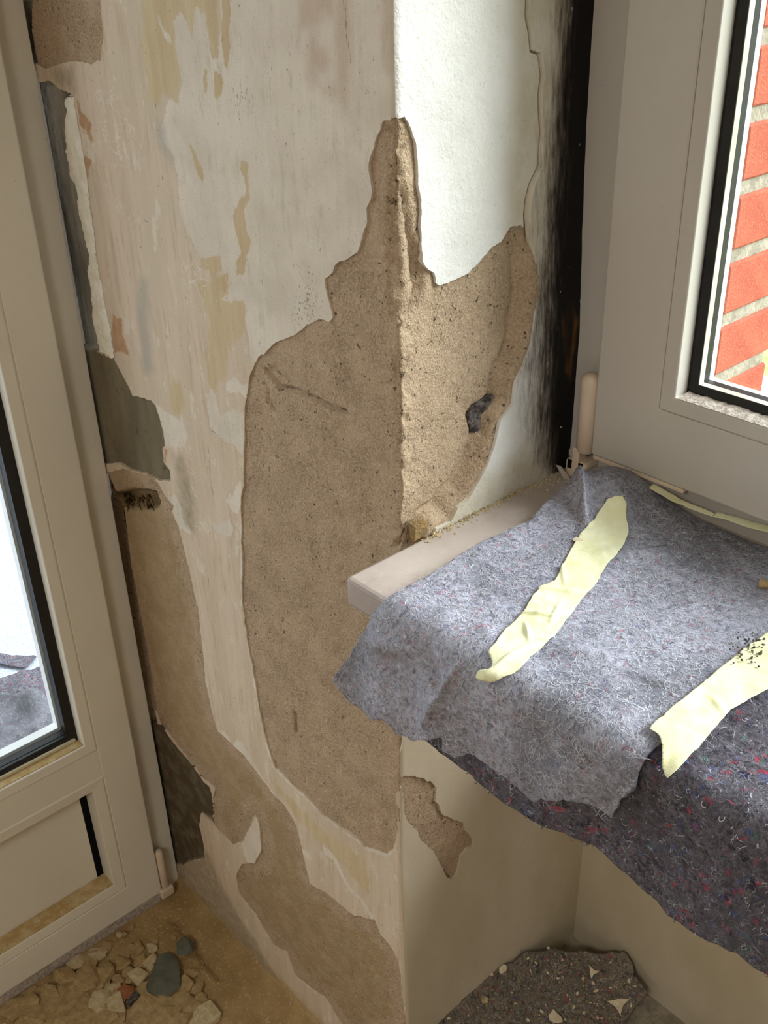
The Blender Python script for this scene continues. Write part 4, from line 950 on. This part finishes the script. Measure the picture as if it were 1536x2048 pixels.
for k, (fx, fy, fr) in enumerate(((983, 1954, 5), (1071, 1931, 6), (1115, 1960, 6), (1165, 1962, 5), (897, 2042, 6), (1055, 2044, 6), (1083, 2025, 7), (1147, 2016, 6), (1192, 1986, 8), (1154, 1990, 6), (1095, 1950, 5), (1055, 1922, 5), (1186, 1971, 6), (1258, 1966, 6), (1262, 2012, 6), (1124, 1924, 4), (1096, 1900, 4), (1134, 1993, 3), (1030, 2010, 3), (1168, 2028, 4), (1220, 1980, 5), (1166, 1960, 4), (1270, 1977, 4), (1130, 2040, 4), (1195, 2040, 4), (1180, 2010, 4), (1060, 1945, 4), (1220, 1930, 3))):
    flake(fx, fy, fr, .35+.5*r.random(), r.random()*3, 'paint_flake', 'small cream paint flake scattered on the niche felt', 700+k)
x, y = to_c(965, 2003); o = hull('plaster_fragment', 18, (.010, .008, .006), (x, y, float(c_pos(np.array(x), np.array(y))[2])), 'fragpale', None, .4, 77); tag(o, 'rounded pale plaster crumb on the niche felt', 'plaster fragment')
tet = np.array([[1, 0, -.4], [-.5, .87, -.4], [-.5, -.87, -.4], [0, 0, .9]]); tf = np.array([[0, 2, 1], [0, 1, 3], [1, 2, 3], [2, 0, 3]])
r = np.random.default_rng(71); qx = r.uniform(0, .2, 1500); qy = r.uniform(0, .36, 1500); ok = gsample(phiC, CU, CT, qx, qy) > .004; qx = qx[ok]; qy = qy[ok]; qz = c_pos(qx, qy)[:, 2]
V = np.concatenate([tet*(.0005+.0012*r.random()**2)*[1.4, .8, .5]+[qx[k], qy[k], qz[k]+.0006] for k in range(len(qx))]); F = np.concatenate([tf+4*k for k in range(len(qx))])
o = link('plaster_grit', mk_mesh('plaster_grit', V, [F], False), 'flake'); tag(o, 'fine cream paint grit sprinkled over the niche felt', 'grit', kind='stuff')
# bracket at the back of the niche
q = hit(1400, 2030, 1, .355)
bm = bmesh.new(); add_box(bm, (q[0]-.006, .325, .092), (q[0]+.16, .362, .100)); add_box(bm, (q[0]-.006, .355, .092), (q[0]+.16, .362, .112))
o = bm_obj('metal_angle', bm, 'metal', None, .001); tag(o, 'dull metal angle lying at the back of the niche floor', 'metal bar')

# ================================================================== RUBBLE ON THE FLOOR
def on_floor(px, py):
    p = hit(px, py, 2, .004); return float(p[0]), float(p[1])
def rubble(zx, zy, a, b, h, rot, name, label, mat, seed, cat='plaster fragment', group=None, n=20):
    x, y = on_floor(zx/3.657, 1650+zy/3.657); z = float(floor_z(np.array(x), np.array(y)))
    o = hull(name, n, (a*.00046, b*.00056, h*.8), (x, y, z+.0015), mat, None, rot, seed, .4)
    return tag(o, label, cat, group)
PF = 'plaster fragments in the floor rubble'
rubble(1195, 1130, 112, 62, .004, -.5, 'slate_piece', 'dark grey-green slate piece lying on the dusty floor', 'slate', 801, 'slate', None, 30).location.z += .007
rubble(400, 1330, 80, 150, .008, .2, 'plaster_fragment', 'long upright tan plaster fragment left of the biggest one', 'frag', 802, group=PF)
rubble(600, 1385, 115, 110, .009, .4, 'plaster_fragment', 'biggest rounded tan plaster fragment by the bottom edge near the door', 'frag', 803, group=PF)
rubble(1235, 1290, 110, 75, .006, .6, 'plaster_fragment', 'broad flat plaster fragment just below the slate piece', 'frag', 804, group=PF)
rubble(1330, 1335, 100, 50, .007, .1, 'plaster_fragment', 'oval ridged plaster fragment lower right of the slate piece', 'frag', 805, group=PF)
rubble(645, 1120, 65, 60, .010, .8, 'plaster_fragment', 'angular tan plaster fragment midway along the door foot', 'frag', 806, group=PF)
rubble(870, 1300, 50, 45, .009, .1, 'plaster_fragment', 'speckled pale plaster fragment in the middle of the rubble', 'fragpale', 807, group=PF)
rubble(1490, 1400, 65, 50, .010, .3, 'plaster_fragment', 'cream plaster fragment at the right end of the rubble', 'fragpale', 808, group=PF)
rubble(1355, 905, 40, 32, .014, .3, 'pebble', 'dark pebble in the dust below the door hinge', 'slate', 809, 'pebble', None)
rubble(930, 1220, 45, 30, .008, .3, 'brick_crumb', 'reddish brick crumb among the tan rubble', 'brickcrumb', 810, 'brick crumb', None)
rubble(965, 1270, 30, 28, .010, .9, 'pebble', 'small dark pebble beside the speckled pale fragment', 'stone', 811, 'pebble', None)
r = np.random.default_rng(88); k = 0
for zx, zy, s in ((730, 1310, 50), (710, 940, 45), (660, 985, 45), (560, 1000, 32), (480, 1110, 48), (1050, 1335, 60), (1200, 1430, 60), (1300, 1440, 62), (1000, 1100, 40), (960, 890, 20), (1000, 890, 26), (1290, 1030, 22), (190, 1415, 34), (300, 1290, 22), (460, 1380, 34), (820, 1230, 50), (800, 1060, 28), (890, 1000, 40),
                  (1110, 880, 22), (1030, 980, 24), (550, 1260, 40), (570, 1300, 44), (520, 1330, 32), (120, 1330, 50), (190, 1300, 36), (240, 1240, 34), (310, 1200, 26), (690, 1160, 36), (740, 1080, 20), (790, 890, 30), (1140, 1250, 30), (1180, 1190, 26), (1440, 1190, 30), (1470, 1260, 34), (1080, 1420, 46), (950, 1400, 40), (780, 1390, 44), (860, 1400, 36),
                  (1400, 1300, 26), (1450, 1330, 22), (700, 1240, 30), (610, 1230, 22), (990, 1240, 24), (1060, 1180, 28), (930, 1130, 22), (860, 1120, 26), (760, 1150, 24), (1350, 1160, 34), (1400, 1070, 26), (1230, 960, 16), (930, 950, 12), (870, 800, 14), (910, 795, 14), (955, 750, 16), (1270, 820, 12), (1130, 840, 10), (420, 1200, 36), (360, 1260, 30)):
    pale = r.random() < .28
    rubble(zx, zy, s*(.8+.5*r.random()), s*(.7+.5*r.random()), max(.0025, s*.00016*(.6+.8*r.random())), r.random()*3, 'plaster_fragment',
           'small pale plaster crumb in the floor rubble' if pale else 'small tan plaster fragment in the floor rubble', 'fragpale' if pale else 'frag', 900+k, group=PF); k += 1
for q in range(46):
    zx = 60+1450*r.random()**.9; zy = max(900+560*r.random()**.7, 1330-.42*zx+60*r.random()+40); s_ = 14+34*r.random()**2; pale = r.random() < .2
    rubble(zx, zy, s_*(.8+.5*r.random()), s_*(.7+.5*r.random()), max(.0025, s_*.00016*(.6+.8*r.random())), r.random()*3, 'plaster_fragment',
           'small pale plaster crumb in the floor rubble' if pale else 'small tan plaster fragment in the floor rubble', 'fragpale' if pale else 'frag', 1100+q, group=PF)
V = []; F = []; r = np.random.default_rng(99)
tet = np.array([[1, 0, -.4], [-.5, .87, -.4], [-.5, -.87, -.4], [0, 0, .9]]); tf = np.array([[0, 2, 1], [0, 1, 3], [1, 2, 3], [2, 0, 3]])
N = 2600; gxx = -.59+abs(r.normal(0, .16, N)); gyy = -.03-np.abs(r.uniform(0, .5, N)); gs = .0007+.0022*r.random(N)**3
gzz = floor_z(gxx, gyy)
for q in range(N):
    th = r.random()*6.28; c, s = math.cos(th), math.sin(th); t = tet*gs[q]*[1.2, .8, .6]; V.append(np.stack([t[:, 0]*c-t[:, 1]*s+gxx[q], t[:, 0]*s+t[:, 1]*c+gyy[q], t[:, 2]+gzz[q]+gs[q]*.2], 1)); F.append(tf+4*q)
o = link('floor_grit', mk_mesh('floor_grit', np.concatenate(V), [np.concatenate(F)], False), 'fragpale'); tag(o, 'fine pale plaster grit strewn over the floor', 'grit', kind='stuff')
# loose bits on the sill
q = hit(1155, 1082, 2, TOP+.006); o = hull('plaster_fragment', 10, (.006, .004, .002), tuple(q), 'flake', None, .5, 31); tag(o, 'white chip tucked under the left edge of the crumpled tape', 'plaster fragment')
q = hit(1529, 1175, 2, TOP+.004); o = hull('plaster_fragment', 16, (.008, .006, .005), tuple(q), 'frag', None, .8, 32); tag(o, 'tan plaster crumb on the felt at the right edge', 'plaster fragment')
pa = hit(1124, 930, 2, ZS+.02); pb = hit(1137, 960, 2, ZS+.001)
bm = bmesh.new(); a_, b_ = Vector((pb[0], pb[1], ZS+.0012)), Vector((pa[0]-.004, pa[1]+.0, ZS+.018)); wv = Vector((.0045, .001, 0)); th = Vector((0, -.002, .001))
Vv = [bm.verts.new(p) for p in (a_-wv, a_+wv, a_+wv+th, a_-wv+th, b_-wv*.5, b_+wv*.6, b_+wv*.6+th, b_-wv*.5+th)]
for f in ((0, 1, 2, 3), (7, 6, 5, 4), (0, 4, 5, 1), (1, 5, 6, 2), (2, 6, 7, 3), (3, 7, 4, 0)): bm.faces.new([Vv[i] for i in f])
o = bm_obj('plastic_sliver', bm, 'pvc'); tag(o, 'greyish sliver leaning in the corner by the lower hinge', 'sliver')
bm = bmesh.new(); r = np.random.default_rng(5)
for k in range(70):
    h = hit(1500+r.normal()*22, 1318+r.normal()*16, 2, TOP); s = .0005+.0007*r.random(); bmesh.ops.create_icosphere(bm, subdivisions=1, radius=s, matrix=Matrix.Translation((h[0], h[1], TOP+.0115)))
o = bm_obj('brick_grit', bm, 'stone'); tag(o, 'dark grit sprinkled on the broad tape strip', 'grit', kind='stuff')
